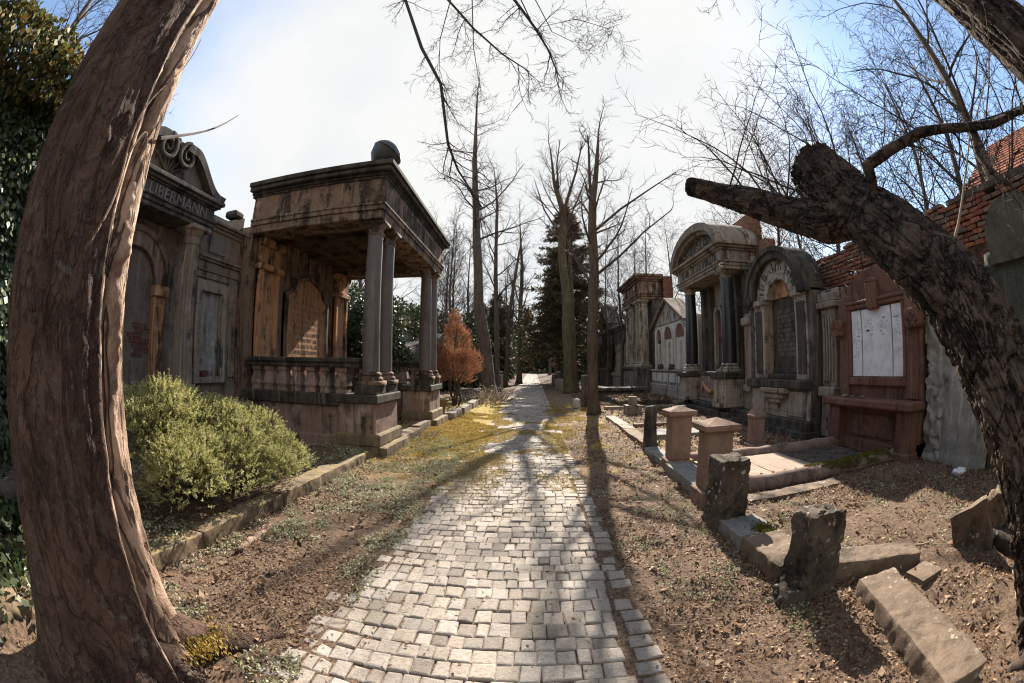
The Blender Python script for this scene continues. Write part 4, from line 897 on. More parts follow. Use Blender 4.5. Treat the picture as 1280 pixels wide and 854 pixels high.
build(mb, 'worn_lettering', M['cut'], sp)
mb = MB(); mb.band(arc(cu, zc, 1.32, 1.08, 0, 180, 22), arc(cu, zc, 1.01, .86, 0, 180, 22), .2, .72, T); mb.band(arc(cu, zc, 1.36, 1.13, 0, 180, 22), arc(cu, zc, 1.22, 1.02, 0, 180, 22), .15, .78, T)
bx(mb, T, 7.02, 7.32, .15, .8, 3.0, 3.2, .03); bx(mb, T, 9.5, 9.82, .15, .8, 3.0, 3.2, .03); build(mb, 'arch_hood', M['ledge'], t, smooth=40)
mb = MB(); mb.prism(arc(cu, zc, .52, .42, 0, 180, 12), 0.1, .33, T); build(mb, 'niche_tympanum', M['brownwarm'], t)
mb = MB(); bx(mb, T, 7.02, 7.22, 0, .6, .38, 3.1, .02); mb.cut(); bx(mb, T, 9.6, 9.8, 0, .6, .38, 3.1, .02); build(mb, 'buttress', M['sootdark'], t)
mb = MB(); bx(mb, T, 9.95, 10.35, .2, .5, .1, 2.9, .02); bx(mb, T, 9.88, 10.38, .2, .6, 2.6, 2.8, .03); bx(mb, T, 9.88, 10.38, .2, .6, .85, 1.05, .03); mb.cut()
bx(mb, T, 6.48, 6.95, .2, .40, .1, 2.62, .02); bx(mb, T, 6.40, 7.0, -.2, .50, 2.62, 2.74, .02); bx(mb, T, 6.44, 7.0, -.2, .44, 2.74, 2.92, .02)
for k in range(4): bx(mb, T, 6.54+k*.09, 6.60+k*.09, .39, .44, 1.2, 2.5, .015)
bx(mb, T, 6.44, 6.98, .2, .52, .9, 1.1, .03)
build(mb, 'pilaster', M['soot'], t)

# ------------------------------------------------------------------ segmental pediment tomb with black columns
t = root('pediment_tomb', 'tall tomb with curved pediment on two black polished columns over garlanded podium', 'tomb', (5.3, 12.4, 0)); T = TR(6.3)
mb = MB(); bx(mb, T, 10.5, 14.4, -.3, .1, 0, 4.6); bw = build(mb, 'back_wall', M['sootpale'], t)
mb = MB(); bx(mb, T, 9.75, 10.6, -.5, -.08, 2.2, 4.5, .03); bx(mb, T, 9.9, 10.55, -.5, -.1, 4.45, 5.0, .05); mb.cut(); bx(mb, T, 10.6, 12.4, -.5, .0, 4.6, 5.95, .05); build(mb, 'brick_stack', M['brickwarm'], t)
mb = MB(); bx(mb, T, 10.4, 14.5, 0, 1.1, 0, .28, .03); bx(mb, T, 10.45, 14.4, 0, .95, .27, .42, .03); build(mb, 'base_step', M['ledge'], t)
mb = MB(); bx(mb, T, 11.4, 13.4, 0, .7, .41, 1.25, .02); build(mb, 'dado', M['sootpale'], t)
mb = MB(); bx(mb, T, 11.5, 13.3, .69, .73, .55, 1.2, .02); gp = build(mb, 'garland_panel', M['pinkdark'], t)
mb = MB(); mb.tube([T(11.75+1.3*q/12, .76, 1.05-.30*math.sin(math.pi*q/12)) for q in range(13)], [.03+.05*math.sin(math.pi*q/12) for q in range(13)], 8)
for u in (11.75, 13.05): mb.tube([T(u, .76, 1.05), T(u, .76, .7)], [.05, .03], 6)
build(mb, 'garland', M['brownwarm'], gp, smooth=180)
cp = (10.95, 13.95)
for u in cp:
    mb = MB(); bx(mb, T, u-.42, u+.42, 0, 1.12, .41, 1.2, .02); bx(mb, T, u-.3, u+.3, 1.11, 1.14, .5, 1.12, .01); bx(mb, T, u-.36, u+.36, 0, 1.2, .4, .52, .02); pd = build(mb, 'pedestal', M['sootpale'], t)
    mb = MB(); bx(mb, T, u-.48, u+.48, 0, 1.22, 1.19, 1.36, .03); build(mb, 'cap', M['ledge'], pd)
    column(t, 6.3-.78, u, 1.36, 4.2, .215, M['blackgr'], M['sootpale'], bh=.24, ch=.2, seg=32)
mb = MB(); bx(mb, T, 10.6, 14.3, 0, .75, 1.24, 1.37, .02); build(mb, 'ledge', M['ledge'], t)
mb = MB()
for u in (10.62, 13.85, 11.28, 13.3): bx(mb, T, u, u+.3, 0, .3, 1.36, 4.2, .015); mb.cut()
build(mb, 'pilaster', M['sootdark'], t)
mb = MB()
for c in (12.08, 12.82):
    o = [(c-.36, 1.4)]+arc(c, 3.1, .36, .42, 180, 0, 12)+[(c+.36, 1.4)]; i_ = [(c-.24, 1.4)]+arc(c, 3.1, .24, .3, 180, 0, 12)+[(c+.24, 1.4)]; mb.band(o, i_, .08, .25, T); mb.cut()
build(mb, 'arch_surround', M['sootpale'], t, smooth=40)
for c in (12.08, 12.82):
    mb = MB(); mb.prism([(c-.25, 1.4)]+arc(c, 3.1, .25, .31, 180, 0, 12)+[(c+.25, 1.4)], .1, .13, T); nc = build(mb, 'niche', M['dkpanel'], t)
    mb = MB()
    for k in range(9):
        for j in range(2): bx(mb, T, c-.21+j*.21, c-.01+j*.21, .13, .15+.01*RNG.random(), 2.25+k*.08, 2.32+k*.08, .006)
    build(mb, 'exposed_brick', M['brick'], nc)
mb = MB(); z = mold(mb, T, 10.55, 14.35, -.1, 1.08, 4.2, [(.10, 0), (.09, .03), (.05, .07), (.30, 0), (.06, .06), (.07, .14), (.08, .22)]); en = build(mb, 'entablature', M['soot'], t)
mb = MB(); mb.strokes(11.0, 13.9, 4.5, 4.69, 1.08, T, 24, 12, .03, .008); build(mb, 'worn_lettering', M['cut'], en)
cz = z; pr = arc(12.45, cz-.05, 2.12, 1.02, 2, 178, 26)
mb = MB(); mb.band(pr, arc(12.45, cz-.05, 1.86, .78, 2, 178, 26), -.1, 1.3, T); mb.band([(12.45+(u-12.45)*.93, cz-.05+(q-cz+.05)*.87) for u, q in pr], [(12.45+(u-12.45)*.8, cz-.05+(q-cz+.05)*.66) for u, q in pr], -.1, 1.16, T); build(mb, 'curved_pediment', M['soot'], t, smooth=40)
mb = MB(); mb.prism(arc(12.45, cz-.03, 1.8, .74, 0, 180, 20), -.1, .98, T); tp = build(mb, 'tympanum', M['sootdark'], t)
mb = MB()
for k in range(26): c = np.array(T(12.45+RNG.normal()*.6, .99, cz+.15+abs(RNG.normal())*.14)); mb.rock(c-.06, c+.06, .05, .02, 8, .05, k)
build(mb, 'carved_foliage', M['soot'], tp, smooth=180)

# ------------------------------------------------------------------ white twin-arch tomb with gable
t = root('gabled_white_tomb', 'pale limewashed wall tomb with small arches and tiled gable between two columned tombs', 'tomb', (6.1, 17.5, 0)); T = TR(6.4)
mb = MB(); bx(mb, T, 14.75, 20.6, -.1, .3, 0, 3.45); build(mb, 'wall', M['whitestone'], t)
mb = MB(); bx(mb, T, 14.7, 20.7, 0, .62, 0, .75, .03); bx(mb, T, 14.75, 20.65, 0, .5, .75, 1.32, .02); bx(mb, T, 14.7, 20.7, 0, .58, 1.3, 1.4, .03); pdm = build(mb, 'podium', M['sootpale'], t)
mb = MB()
for k in range(6): u = 15.05+k*.93; bx(mb, T, u, u+.7, .49, .53, .85, 1.25, .01); mb.cut()
build(mb, 'panel', M['whitestone'], pdm)
for c, wd in ((19.6, .42), (18.2, .6), (16.6, .6)):
    mb = MB(); o = [(c-wd, 1.42)]+arc(c, 2.75, wd, .55, 180, 0, 14)+[(c+wd, 1.42)]; mb.prism(o, .29, .31, T); a = build(mb, 'arch_recess', M['whitestone'] if wd > .5 else M['dkpanel'], t)
    mb = MB(); mb.band([(u+(u-c)*.14, z+.06 if z > 2 else z) for u, z in o], o, .29, .4, T); build(mb, 'arch_surround', M['whitestone'], a, smooth=40)
    mb = MB(); mb.prism(arc(c, 2.75, wd*.97, .52, 0, 180, 12), .3, .33, T); build(mb, 'arch_head', M['redstone'], a)
    mb = MB(); bx(mb, T, c-wd*.1, c+wd*.1, .3, .42, 1.42, 2.6); build(mb, 'mullion', M['whitestone'], a)
mb = MB(); mb.prism([(16.0, 3.45), (20.6, 3.45), (18.3, 4.45)], -.1, .36, T); build(mb, 'gable', M['sootpale'], t)
mb = MB(); mb.band([(15.8, 3.42), (18.3, 4.6), (20.8, 3.42)], [(15.8, 3.3), (18.3, 4.46), (20.8, 3.3)], -.35, .52, T); build(mb, 'roof', M['tan'], t)
mb = MB()
for u in (15.2, 17.4, 19.0): mb.rock(T(u-.18, .4, 1.4), T(u+.18, .62, 1.62), .05, .05, 7, .05, u); mb.cut()
build(mb, 'broken_lump', M['sootdark'], t, smooth=180)

# ------------------------------------------------------------------ big fluted-column tomb
t = root('fluted_column_tomb', 'massive squared tomb with pale fluted columns and heavy overhanging cornice beyond the gable', 'tomb', (5.9, 23.2, 0)); T = TR(6.6)
mb = MB(); bx(mb, T, 21.2, 25.4, 0, 1.1, 0, 1.35, .03); build(mb, 'podium', stone('coursed_podium_stone', (.20,.18,.155), (.36,.33,.29), (.025,.022,.02), .46, .14, .6, .2, joints=(.7,.34)), t)
mb = MB(); bx(mb, T, 21.1, 25.5, 0, 1.22, 1.34, 1.5, .04); bx(mb, T, 21.1, 25.5, 0, 1.2, 0, .3, .04); build(mb, 'ledge', M['ledge'], t)
mb = MB(); bx(mb, T, 21.3, 25.3, -.2, .35, 1.49, 5.0); build(mb, 'back_wall', M['sootdark'], t)
for u in (21.65, 22.5, 24.0, 24.95): column(t, 6.6-.78, u, 1.5, 5.0, .26, M['sootpale'], M['sootpale'], flutes=16, bh=.25, ch=.35)
mb = MB(); z = mold(mb, T, 21.25, 25.35, -.2, 1.08, 5.0, [(.14, 0), (.12, .04), (.07, .09)], .02); en = build(mb, 'entablature', M['brown'], t)
mb = MB(); z = mold(mb, T, 21.25, 25.35, -.2, 1.04, z, [(.62, 0)], .02); z = mold(mb, T, 21.25, 25.35, -.2, 1.06, z, [(.1, .1), (.1, .22), (.14, .34)], .02); build(mb, 'cornice', M['brown'], t)
mb = MB(); bx(mb, T, 21.0, 22.4, -.75, -.22, 3.0, 6.2, .05); build(mb, 'brick_stack', M['brick'], t)
mb = MB(); mb.rock(T(21.9, 1.1, 5.5), T(22.3, 1.18, 5.85), .06, .03, 7, .05, 3); mb.cut(); mb.rock(T(24.2, 1.1, 5.5), T(24.6, 1.18, 5.85), .06, .03, 7, .05, 5); build(mb, 'carved_mask', M['soot'], t, smooth=180)

# ------------------------------------------------------------------ far tombs along the right wall and left wall
def far_tomb(side, X0, u0, u1, h, style, label, mat='soot', dep=.8, mat2='sootdark'):
    T = (TR if side > 0 else TL)(X0); c = (u0+u1)/2; t = root('wall_tomb', label, 'tomb', (X0-side*.4, c, 0), 'distant wall tombs')
    mb = MB(); bx(mb, T, u0, u1, -.3, .1, 0, h*.85); build(mb, 'wall', M[mat], t)
    mb = MB(); bx(mb, T, u0, u1, 0, dep, 0, h*.22, .04); bx(mb, T, u0-.05, u1+.05, 0, dep+.1, h*.2, h*.25, .04); build(mb, 'podium', M[mat], t)
    n = 4 if style != 'arch' else 2
    for k in range(n):
        u = u0+.35+(u1-u0-.7)*k/(n-1)
        if style == 'arch': mb = MB(); bx(mb, T, u-.25, u+.25, 0, dep*.7, h*.25, h*.72, .02); build(mb, 'pilaster', M[mat2], t)
        else: column(t, X0-side*dep*.62, u, h*.25, h*.75, .2, M[mat], seg=14, bh=.15, ch=.2)
    if style == 'gable': mb = MB(); bx(mb, T, u0, u1, -.3, dep, h*.75, h*.86, .03); mb.prism([(u0-.2, h*.86), (u1+.2, h*.86), (c, h*1.12)], -.3, dep+.15, T)
    elif style == 'arch': mb = MB(); mb.band(arc(c, h*.7, (u1-u0)/2+.1, h*.34, 0, 180, 16), arc(c, h*.7, (u1-u0)/2-.35, h*.24, 0, 180, 16), -.2, dep, T); mb.prism(arc(c, h*.7, (u1-u0)/2-.3, h*.25, 0, 180, 16), -.2, .3, T)
    else: mb = MB(); mold(mb, T, u0, u1, -.3, dep, h*.75, [(h*.06, 0), (h*.1, -.02), (h*.04, .1), (h*.05, .2)], .03)
    build(mb, 'top', M[mat2], t)
far_tomb(1, 6.6, 27.0, 30.6, 4.3, 'flat', 'pale grey columned tomb just past the massive fluted one, brick wall above', 'sootpale')
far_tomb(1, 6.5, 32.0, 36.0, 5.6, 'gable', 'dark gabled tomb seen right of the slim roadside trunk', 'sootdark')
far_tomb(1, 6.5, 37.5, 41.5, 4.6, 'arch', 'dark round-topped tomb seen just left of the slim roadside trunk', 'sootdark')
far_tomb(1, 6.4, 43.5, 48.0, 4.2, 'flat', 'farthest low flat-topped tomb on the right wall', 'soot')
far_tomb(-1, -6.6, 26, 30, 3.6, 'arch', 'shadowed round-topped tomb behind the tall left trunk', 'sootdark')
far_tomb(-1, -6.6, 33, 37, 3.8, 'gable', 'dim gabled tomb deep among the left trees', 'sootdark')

# ------------------------------------------------------------------ kerbs, posts and slabs on the right
def post(x, y, w, z0, h, capw, mat, label, base=True, cap='pyr', name='stone_post'):
    t = root(name, label, 'post', (x, y, 0), 'stone posts of the right plots'); mb = MB(); mb.box((x-w/2, y-w/2, z0), (x+w/2, y+w/2, h-.12), .012)
    for k in range(3): mb.rock((x-.015, y-w/2-.006, z0+.12+k*.2), (x+.015, y-w/2+.01, z0+.15+k*.2), .03, .002, 9, .01, k)
    build(mb, 'shaft', mat, t)
    if base:
        mb = MB(); mb.box((x-w/2-.045, y-w/2-.045, -.08), (x+w/2+.045, y+w/2+.045, z0+.002), .012); build(mb, 'base', mat, t)
    mb = MB(); c = capw/2; zb = h-.125
    if cap == 'pyr':
        mb.add([(x-w/2-.01,y-w/2-.01,zb),(x+w/2+.01,y-w/2-.01,zb),(x+w/2+.01,y+w/2+.01,zb),(x-w/2-.01,y+w/2+.01,zb),(x-c,y-c,zb+.03),(x+c,y-c,zb+.03),(x+c,y+c,zb+.03),(x-c,y+c,zb+.03),
                (x-c,y-c,zb+.085),(x+c,y-c,zb+.085),(x+c,y+c,zb+.085),(x-c,y+c,zb+.085),(x,y,zb+.155)],
               [[0,1,2,3],[0,1,5,4],[1,2,6,5],[2,3,7,6],[3,0,4,7],[4,5,9,8],[5,6,10,9],[6,7,11,10],[7,4,8,11],[8,9,12],[9,10,12],[10,11,12],[11,8,12]])
    else:
        mb.box((x-c, y-c, zb), (x+c, y+c, zb+.07), .015); q = c*.9
        mb.lathe([(q*1.35, zb+.07), (q*1.2, zb+.11), (q*.8, zb+.18), (q*.3, zb+.235), (.01, zb+.25)], (x, y, 0), 4, M=Matrix.Rotation(R(45), 4, 'Z'))
    build(mb, 'cap', mat, t)
post(2.17, 6.0, .31, .20, .97, .43, M['pinkpost'], 'pink granite square post with pyramid cap, the farther of the capped pair')
post(2.02, 4.32, .31, .22, .99, .43, M['pinkpost'], 'pink granite square post with pyramid cap, the nearer one behind the dark stump')
post(4.15, 7.0, .26, .12, .72, .3, M['pinkdark'], 'small dull pink post with pointed obelisk cap by the bracketed sill', True, 'obelisk')
def rockthing(name, a, b, mat, label, cat, res=.045, amp=.02, freq=5, rnd=.03, seed=0, group=None, M_=None, taper=0, skew=(0, 0), smooth=180):
    mb = MB(); mb.rock(a, b, res, amp, freq, rnd, seed, M_, taper, skew); return build(mb, name, mat, None, label, cat, group, smooth=smooth)
rockthing('rough_stone_stump', (1.70, 1.92, -.05), (2.03, 2.22, .66), M['rough'], 'rough broken brown stone stump nearest the camera on the right kerb', 'stone stump', .016, .036, 8, .02, 3, taper=.12, skew=(-.02, .02), smooth=30)
rockthing('mossy_footing', (1.60, 1.94, -.08), (1.76, 2.2, .15), M['rough'], 'mossy lump at the left foot of the nearest rough stump', 'stone', .02, .05, 8, .03, 14)
rockthing('rough_stone_stump', (1.68, 3.42, -.05), (2.02, 3.78, .73), M['rough'], 'dark rough square stump standing before the nearer pink post', 'stone stump', .02, .028, 9, .018, 5, taper=.06, smooth=30)
rockthing('dark_stele', (2.0, 7.36, -.05), (2.26, 7.54, .87), M['sootdark'], 'narrow dark stele tapering to a point left of the farther pink post', 'gravestone', .03, .012, 5, .05, 6, taper=.22)
K = 'kerb stones along the right plots'
rockthing('kerb_stone', (1.72, 2.93, -.05), (2.13, 3.45, .17), M['greyslab'], 'grey-blue kerb stone with a tuft of bright moss below the dark square stump', 'kerb stone', .02, .012, 9, .01, 7, K, smooth=40)
rockthing('kerb_stone', (1.70, 2.28, -.05), (2.10, 2.92, .2), M['tan'], 'tan kerb stone touching the nearest rough stump', 'kerb stone', .02, .013, 9, .01, 8, K, smooth=40)
rockthing('kerb_stone', (1.9, 4.55, -.05), (2.3, 5.8, .19), M['greyslab'], 'long grey kerb stone between the two capped pink posts', 'kerb stone', .06, .012, 4, .02, 9, K, smooth=40)
rockthing('kerb_stone', (1.98, 6.25, -.05), (2.28, 7.34, .14), M['greyslab'], 'kerb stone running from the farther pink post to the dark stele', 'kerb stone', .06, .012, 4, .02, 10, K, smooth=40)
rockthing('kerb_stone', (2.05, 7.6, -.05), (2.35, 9.6, .16), M['tan'], 'sunlit low kerb stone just beyond the dark stele', 'kerb stone', .06, .015, 4, .02, 11, K, smooth=40)
rockthing('kerb_stone', (2.1, 9.7, -.05), (2.4, 12.2, .15), M['sootpale'], 'farthest low kerb stone before the slim trunk', 'kerb stone', .08, .015, 4, .02, 12, K, smooth=40)
for k, (y, m, lab) in enumerate(((6.12, 'pinkdark', 'bare round-topped stone rail from the farther pink post to the bench'), (4.5, 'ledge', 'round-topped stone rail half covered in bright moss'))):
    mb = MB(); n = 60; P = np.stack([np.linspace(2.25, 5.5, n), y+.02*np.sin(np.arange(n)*.4), np.full(n, .12)], 1); mb.tube(P, .12+.006*np.sin(np.arange(n)*.9), 14)
    o = build(mb, 'stone_rail', M['pinkdark'], None, lab, 'rail', 'round stone rails', smooth=60)
mm = 9000; x = RNG.uniform(3.55, 5.45, mm); a = RNG.uniform(.15, math.pi-.15, mm); k = fbm(np.stack([x*2.5, a, x*0], 1), 3) > -.28+.4*(x < 3.9); x, a = x[k], a[k]
P = np.stack([x, 4.5-.125*np.cos(a), .12+.125*np.sin(a)], 1); A = unit(np.stack([RNG.normal(size=len(x))*.5, -np.cos(a)+RNG.normal(size=len(x))*.4, np.sin(a)+RNG.normal(size=len(x))*.4], 1))
M['mossbright'] = attr_mat('bright_moss', [(.05,.065,.012),(.10,.115,.02),(.17,.17,.03),(.28,.2,.03)], .9, 30, .15)
quads_mesh('moss_on_rail', leafquads(P, A, RNG.uniform(.012, .03, len(x)), .6, .2), M['mossbright'], o)
n = 700; d = RNG.normal(size=(n, 2))*.055; P = np.stack([2.0+d[:, 0], 3.02+d[:, 1]*1.4, np.full(n, .165)], 1)
quads_mesh('moss_tuft', leafquads(P, unit(rdir(n)*.5+np.array([0, 0, 1])), RNG.uniform(.012, .03, n), .6), M['mossbright'], None, label='bright green moss tuft on the grey-blue kerb stone', cat='moss')
t = root('grave_slab', 'pinkish flat grave slab with a row of rivet holes between the two rails', 'grave slab', (3.1, 5.3, .1)); mb = MB(); mb.rock((2.42, 4.66, .02), (3.2, 5.96, .15), .07, .008, 4, .012, 14); mb.cut(); mb.rock((3.22, 4.66, .02), (4.0, 5.96, .145), .07, .008, 4, .012, 15); build(mb, 'slab', M['slabtan'], t, smooth=40)
mb = MB()
for k in range(6): mb.lathe([(.022, 0), (.018, .012), (.004, .016)], (2.6+k*.2, 4.82, .148), 8); mb.cut()
build(mb, 'rivet', M['cut'], t)
rockthing('gravel_bed', (4.0, 4.66, .0), (5.35, 5.98, .12), M['dkpanel'], 'dark damp bed filling the plot in front of the bench', 'grave bed', .06, .03, 7, .03, 16)
rockthing('flat_strip', (2.25, 4.0, -.02), (3.9, 4.28, .10), M['tan'], 'flat tan stone strip in front of the mossy rail', 'stone slab', .06, .014, 5, .02, 17, smooth=40)
rockthing('tipped_slab', (-.46, -.14, .02), (.46, .15, .2), M['tan'], 'tan kerb slab lying crosswise right of the nearest stump', 'stone slab', .02, .012, 7, .014, 18, M_=Matrix.Translation((2.5, 2.04, 0)) @ Matrix.Rotation(R(-24), 4, 'Z') @ Matrix.Rotation(R(1.5), 4, 'Y'), taper=.04, smooth=40)
rockthing('fallen_slab', (-.17, -.72, -.04), (.17, .62, .18), M['tan'], 'long heavy fallen tan slab pointing toward the camera and the leaning trunk', 'stone slab', .02, .013, 7, .014, 19, M_=Matrix.Translation((2.16, 1.18, 0)) @ Matrix.Rotation(R(-14.5), 4, 'Z') @ Matrix.Rotation(R(-2), 4, 'Y'), smooth=40)
rockthing('small_flat_stone', (2.58, 1.46, .04), (2.86, 1.68, .135), M['tan'], 'small flat stone behind the long fallen slab', 'stone', .03, .006, 6, .01, 20, smooth=40)
rockthing('broken_slab', (3.45, 1.22, .0), (3.56, 1.62, .5), M['tan'], 'tilted broken slab leaning by the foot of the leaning trunk', 'stone slab', .04, .02, 6, .02, 21, M_=Matrix.Translation((3.5, 1.4, 0)) @ Matrix.Rotation(R(30), 4, 'Z') @ Matrix.Rotation(R(-28), 4, 'X') @ Matrix.Translation((-3.5, -1.4, 0)), smooth=40)
rockthing('broken_block', (3.62, 1.05, .0), (3.95, 1.4, .22), M['rough'], 'dark broken block under the tilted slab', 'stone', .04, .025, 6, .03, 22)
rockthing('lichened_stone', (3.72, 1.3, .18), (4.0, 1.55, .5), M['lichen'], 'yellow-lichened stone on top of the broken block', 'stone', .02, .06, 7, .02, 23)
rockthing('white_stone', (5.36, 2.85, .05), (5.58, 3.03, .17), M['marble'], 'white rounded stone lying by the plaster wall foot', 'stone', .02, .05, 8, .03, 24)
# plots further along on the right
rockthing('low_pedestal', (2.9, 12.9, 0), (3.4, 13.4, .36), M['soot'], 'low square pedestal on the leaf-covered plot right of the slim trunk', 'pedestal', .05, .01, 5, .02, 25, smooth=40)
rockthing('pedestal_block', (3.02, 13.02, .35), (3.28, 13.28, .62), M['soot'], 'small block standing on the low square pedestal', 'stone', .05, .01, 5, .02, 26, smooth=40)
rockthing('plot_kerb', (2.5, 10.2, 0), (5.6, 10.42, .16), M['tan'], 'pale kerb crossing the plot in front of the garlanded tomb', 'kerb stone', .08, .015, 4, .02, 27, smooth=40)
rockthing('plot_kerb', (2.5, 14.6, 0), (5.4, 14.85, .18), M['sootpale'], 'second kerb crossing the leafy plot before the gabled tomb', 'kerb stone', .08, .015, 4, .02, 28, smooth=40)
rockthing('ledger_slab', (2.6, 8.6, .02), (4.6, 9.4, .14), M['greyslab'], 'pale flat ledger slab catching sun behind the small obelisk post', 'grave slab', .08, .012, 4, .02, 29, smooth=40)
rockthing('round_top_stone', (3.35, 9.75, 0), (3.75, 9.9, .62), M['soot'], 'small round-topped gravestone behind the farther pink post', 'gravestone', .04, .01, 5, .07, 30)
rockthing('table_slab', (2.2, 18.2, .5), (5.2, 19.4, .64), M['sootdark'], 'long dark table slab behind the slim trunk', 'grave slab', .1, .015, 4, .02, 31, smooth=40)
rockthing('slab_support', (2.5, 18.3, 0), (5.0, 19.3, .5), M['sootdark'], 'dark block carrying the long table slab', 'stone block', .1, .015, 4, .03, 36, smooth=40)
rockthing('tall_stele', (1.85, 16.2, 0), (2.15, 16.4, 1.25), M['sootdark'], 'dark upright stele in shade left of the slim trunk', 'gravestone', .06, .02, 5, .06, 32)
rockthing('white_shard', (1.5, 15.6, .0), (1.75, 15.9, .38), M['whitestone'], 'white stone shard leaning beside the shaded stele', 'stone', .05, .03, 5, .05, 33)
rockthing('dark_headstone', (5.0, 20.4, 0), (5.9, 20.9, 1.5), M['sootdark'], 'broad dark headstone left of the fluted-column tomb', 'gravestone', .08, .02, 5, .06, 34)
rockthing('leaf_heap', (3.2, 15.0, -.05), (5.2, 17.6, .35), M['rough'], 'low stony mound strewn with leaves before the gabled tomb', 'mound', .1, .08, 2, .15, 35)
x, y = scatter(2600, 3.1, 5.3, 14.9, 17.7); quads_mesh('leaves_on_mound', flat_leaves(x, y, .34+.03*RNG.random(len(x)), RNG.uniform(.05, .12, len(x)), .6), M['litter'], label='pale dead leaves piled over the stony mound', kind='stuff')
for k, (x, y, h, w_, lab) in enumerate(((-2.3, 22.5, .75, .5, 'short grey headstone, nearest in the far left row'), (-2.6, 25.5, 1.0, .4, 'pale narrow headstone in the far left row'), (-2.2, 28.0, 1.05, .45, 'second pale narrow headstone in the far left row'), (-2.6, 31.5, 1.2, .9, 'broad reddish headstone farthest in the left row'))):
    rockthing('headstone', (x-w_/2, y, 0), (x+w_/2, y+.22, h), M[('soot', 'whitestone', 'sootpale', 'redstone')[k]], lab, 'gravestone', .06, .015, 4, .06, 40+k, 'headstones along the far left verge')
rockthing('grave_box', (-3.6, 20.0, 0), (-1.9, 21.4, .5), M['sootdark'], 'dark low grave box topped with pale litter by the far left verge', 'grave', .1, .02, 3, .04, 46)
for k, (x, y, h) in enumerate(((1.7, 27, .8), (2.2, 31, 1.0), (1.8, 35, .9), (2.3, 39, 1.1))):
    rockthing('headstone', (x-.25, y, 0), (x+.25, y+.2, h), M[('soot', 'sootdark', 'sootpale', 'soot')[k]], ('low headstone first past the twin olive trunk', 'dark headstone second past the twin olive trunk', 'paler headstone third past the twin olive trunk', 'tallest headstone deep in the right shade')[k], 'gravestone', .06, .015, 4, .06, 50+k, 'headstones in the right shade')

# ------------------------------------------------------------------ building with tiled roof beyond the right wall
t = root('brick_house', 'pinkish house with red tiled roof beyond the right boundary wall', 'house', (14, 3, 0))
mb = MB(); mb.box((12.2, -6, 0), (20, 5.3, 5.62), .02); build(mb, 'wall', M['pinkdark'], t)
mb = MB(); mb.add([(11.7, -6.4, 5.6), (11.7, 5.7, 5.6), (16, 5.2, 8.3), (16, -6.4, 8.3), (20.4, -6.4, 5.6), (20.4, 5.7, 5.6), (11.7, -6.4, 5.78), (11.7, 5.7, 5.78), (16, 5.2, 8.5), (16, -6.4, 8.5), (20.4, -6.4, 5.78), (20.4, 5.7, 5.78)],
   [[0,1,2,3],[3,2,5,4],[6,7,8,9],[9,8,11,10],[0,1,7,6],[1,2,8,7],[2,5,11,8],[5,4,10,11],[4,3,9,10],[3,0,6,9]])
rg = random.Random(4)
for k in range(15):
    t0, t1 = k/15, (k+1)/15+.012; x0, x1, z0, z1 = 11.66+4.34*t0, 11.66+4.34*t1, 5.80+2.72*t0, 5.80+2.72*t1; y = -6.4
    while y < 5.65-.5*t0: mb.add([(x0, y, z0+.05), (x0, y+.2, z0+.05), (x1, y+.2, z1+.012), (x1, y, z1+.012), (x0, y, z0-.02), (x0, y+.2, z0-.02), (x1, y+.2, z1-.03), (x1, y, z1-.03)], [[0,1,2,3],[4,5,6,7],[0,1,5,4],[1,2,6,5],[2,3,7,6],[3,0,4,7]]); y += .215+rg.uniform(0, .006)
build(mb, 'roof', brick_mat('red_roof_tiles', (.30,.115,.07), (.22,.085,.055), (.08,.035,.025), (.08,.05,.038), .34, .30), t)
mb = MB(); mb.box((11.6, -6.4, 5.48), (11.72, 5.7, 5.6), .02); build(mb, 'gutter', M['cut'], t)
# ------------------------------------------------------------------ trees
def grow(mb, rg, p, d, L, r, lev, mx, prm):
    n = max(3, int(prm['seg'][min(lev, len(prm['seg'])-1)])); P = [p.copy()]; rad = [r]; sl_ = L/n; tip = r*prm.get('tip', .25)
    for k in range(n):
        d = d+rg.normal(size=3)*prm['wig'][min(lev, len(prm['wig'])-1)]+np.array([0, 0, prm['up'][min(lev, len(prm['up'])-1)]]); d /= np.linalg.norm(d)
        p = p+d*sl_; P.append(p.copy()); rad.append(r+(tip-r)*(k+1)/n)
    if not (lev == 0 and prm.get('skip0')): mb.tube(P, rad, prm['sides'][min(lev, len(prm['sides'])-1)], cap=False)
    if lev >= mx: return
    nc = prm['n'][min(lev, len(prm['n'])-1)]; ph = rg.random()*6.28
    for c in range(nc):
        t = prm['t0'][min(lev, len(prm['t0'])-1)]; t = t+(1-t)*(c+rg.random()*.8)/nc; t = min(t, .99); k = min(int(t*n), n-1); q = P[k]+(P[k+1]-P[k])*(t*n-k)
        dd = unit(P[k+1]-P[k]); a = np.cross(dd, [0.3, .5, .8]); a = unit(a); b = np.cross(dd, a); ph += 2.4+rg.normal()*.4
        an = R(prm['ang'][min(lev, len(prm['ang'])-1)]+rg.normal()*9); nd = dd*math.cos(an)+(a*math.cos(ph)+b*math.sin(ph))*math.sin(an)
        rr = (r+(tip-r)*t)*prm['rr'][min(lev, len(prm['rr'])-1)]
        grow(mb, rg, q, nd, L*prm['ll'][min(lev, len(prm['ll'])-1)]*(1.15-.6*t if lev == 0 else 1-.35*t)*rg.uniform(.75, 1.2), max(rr, prm.get('rmin', .003)), lev+1, mx, prm)
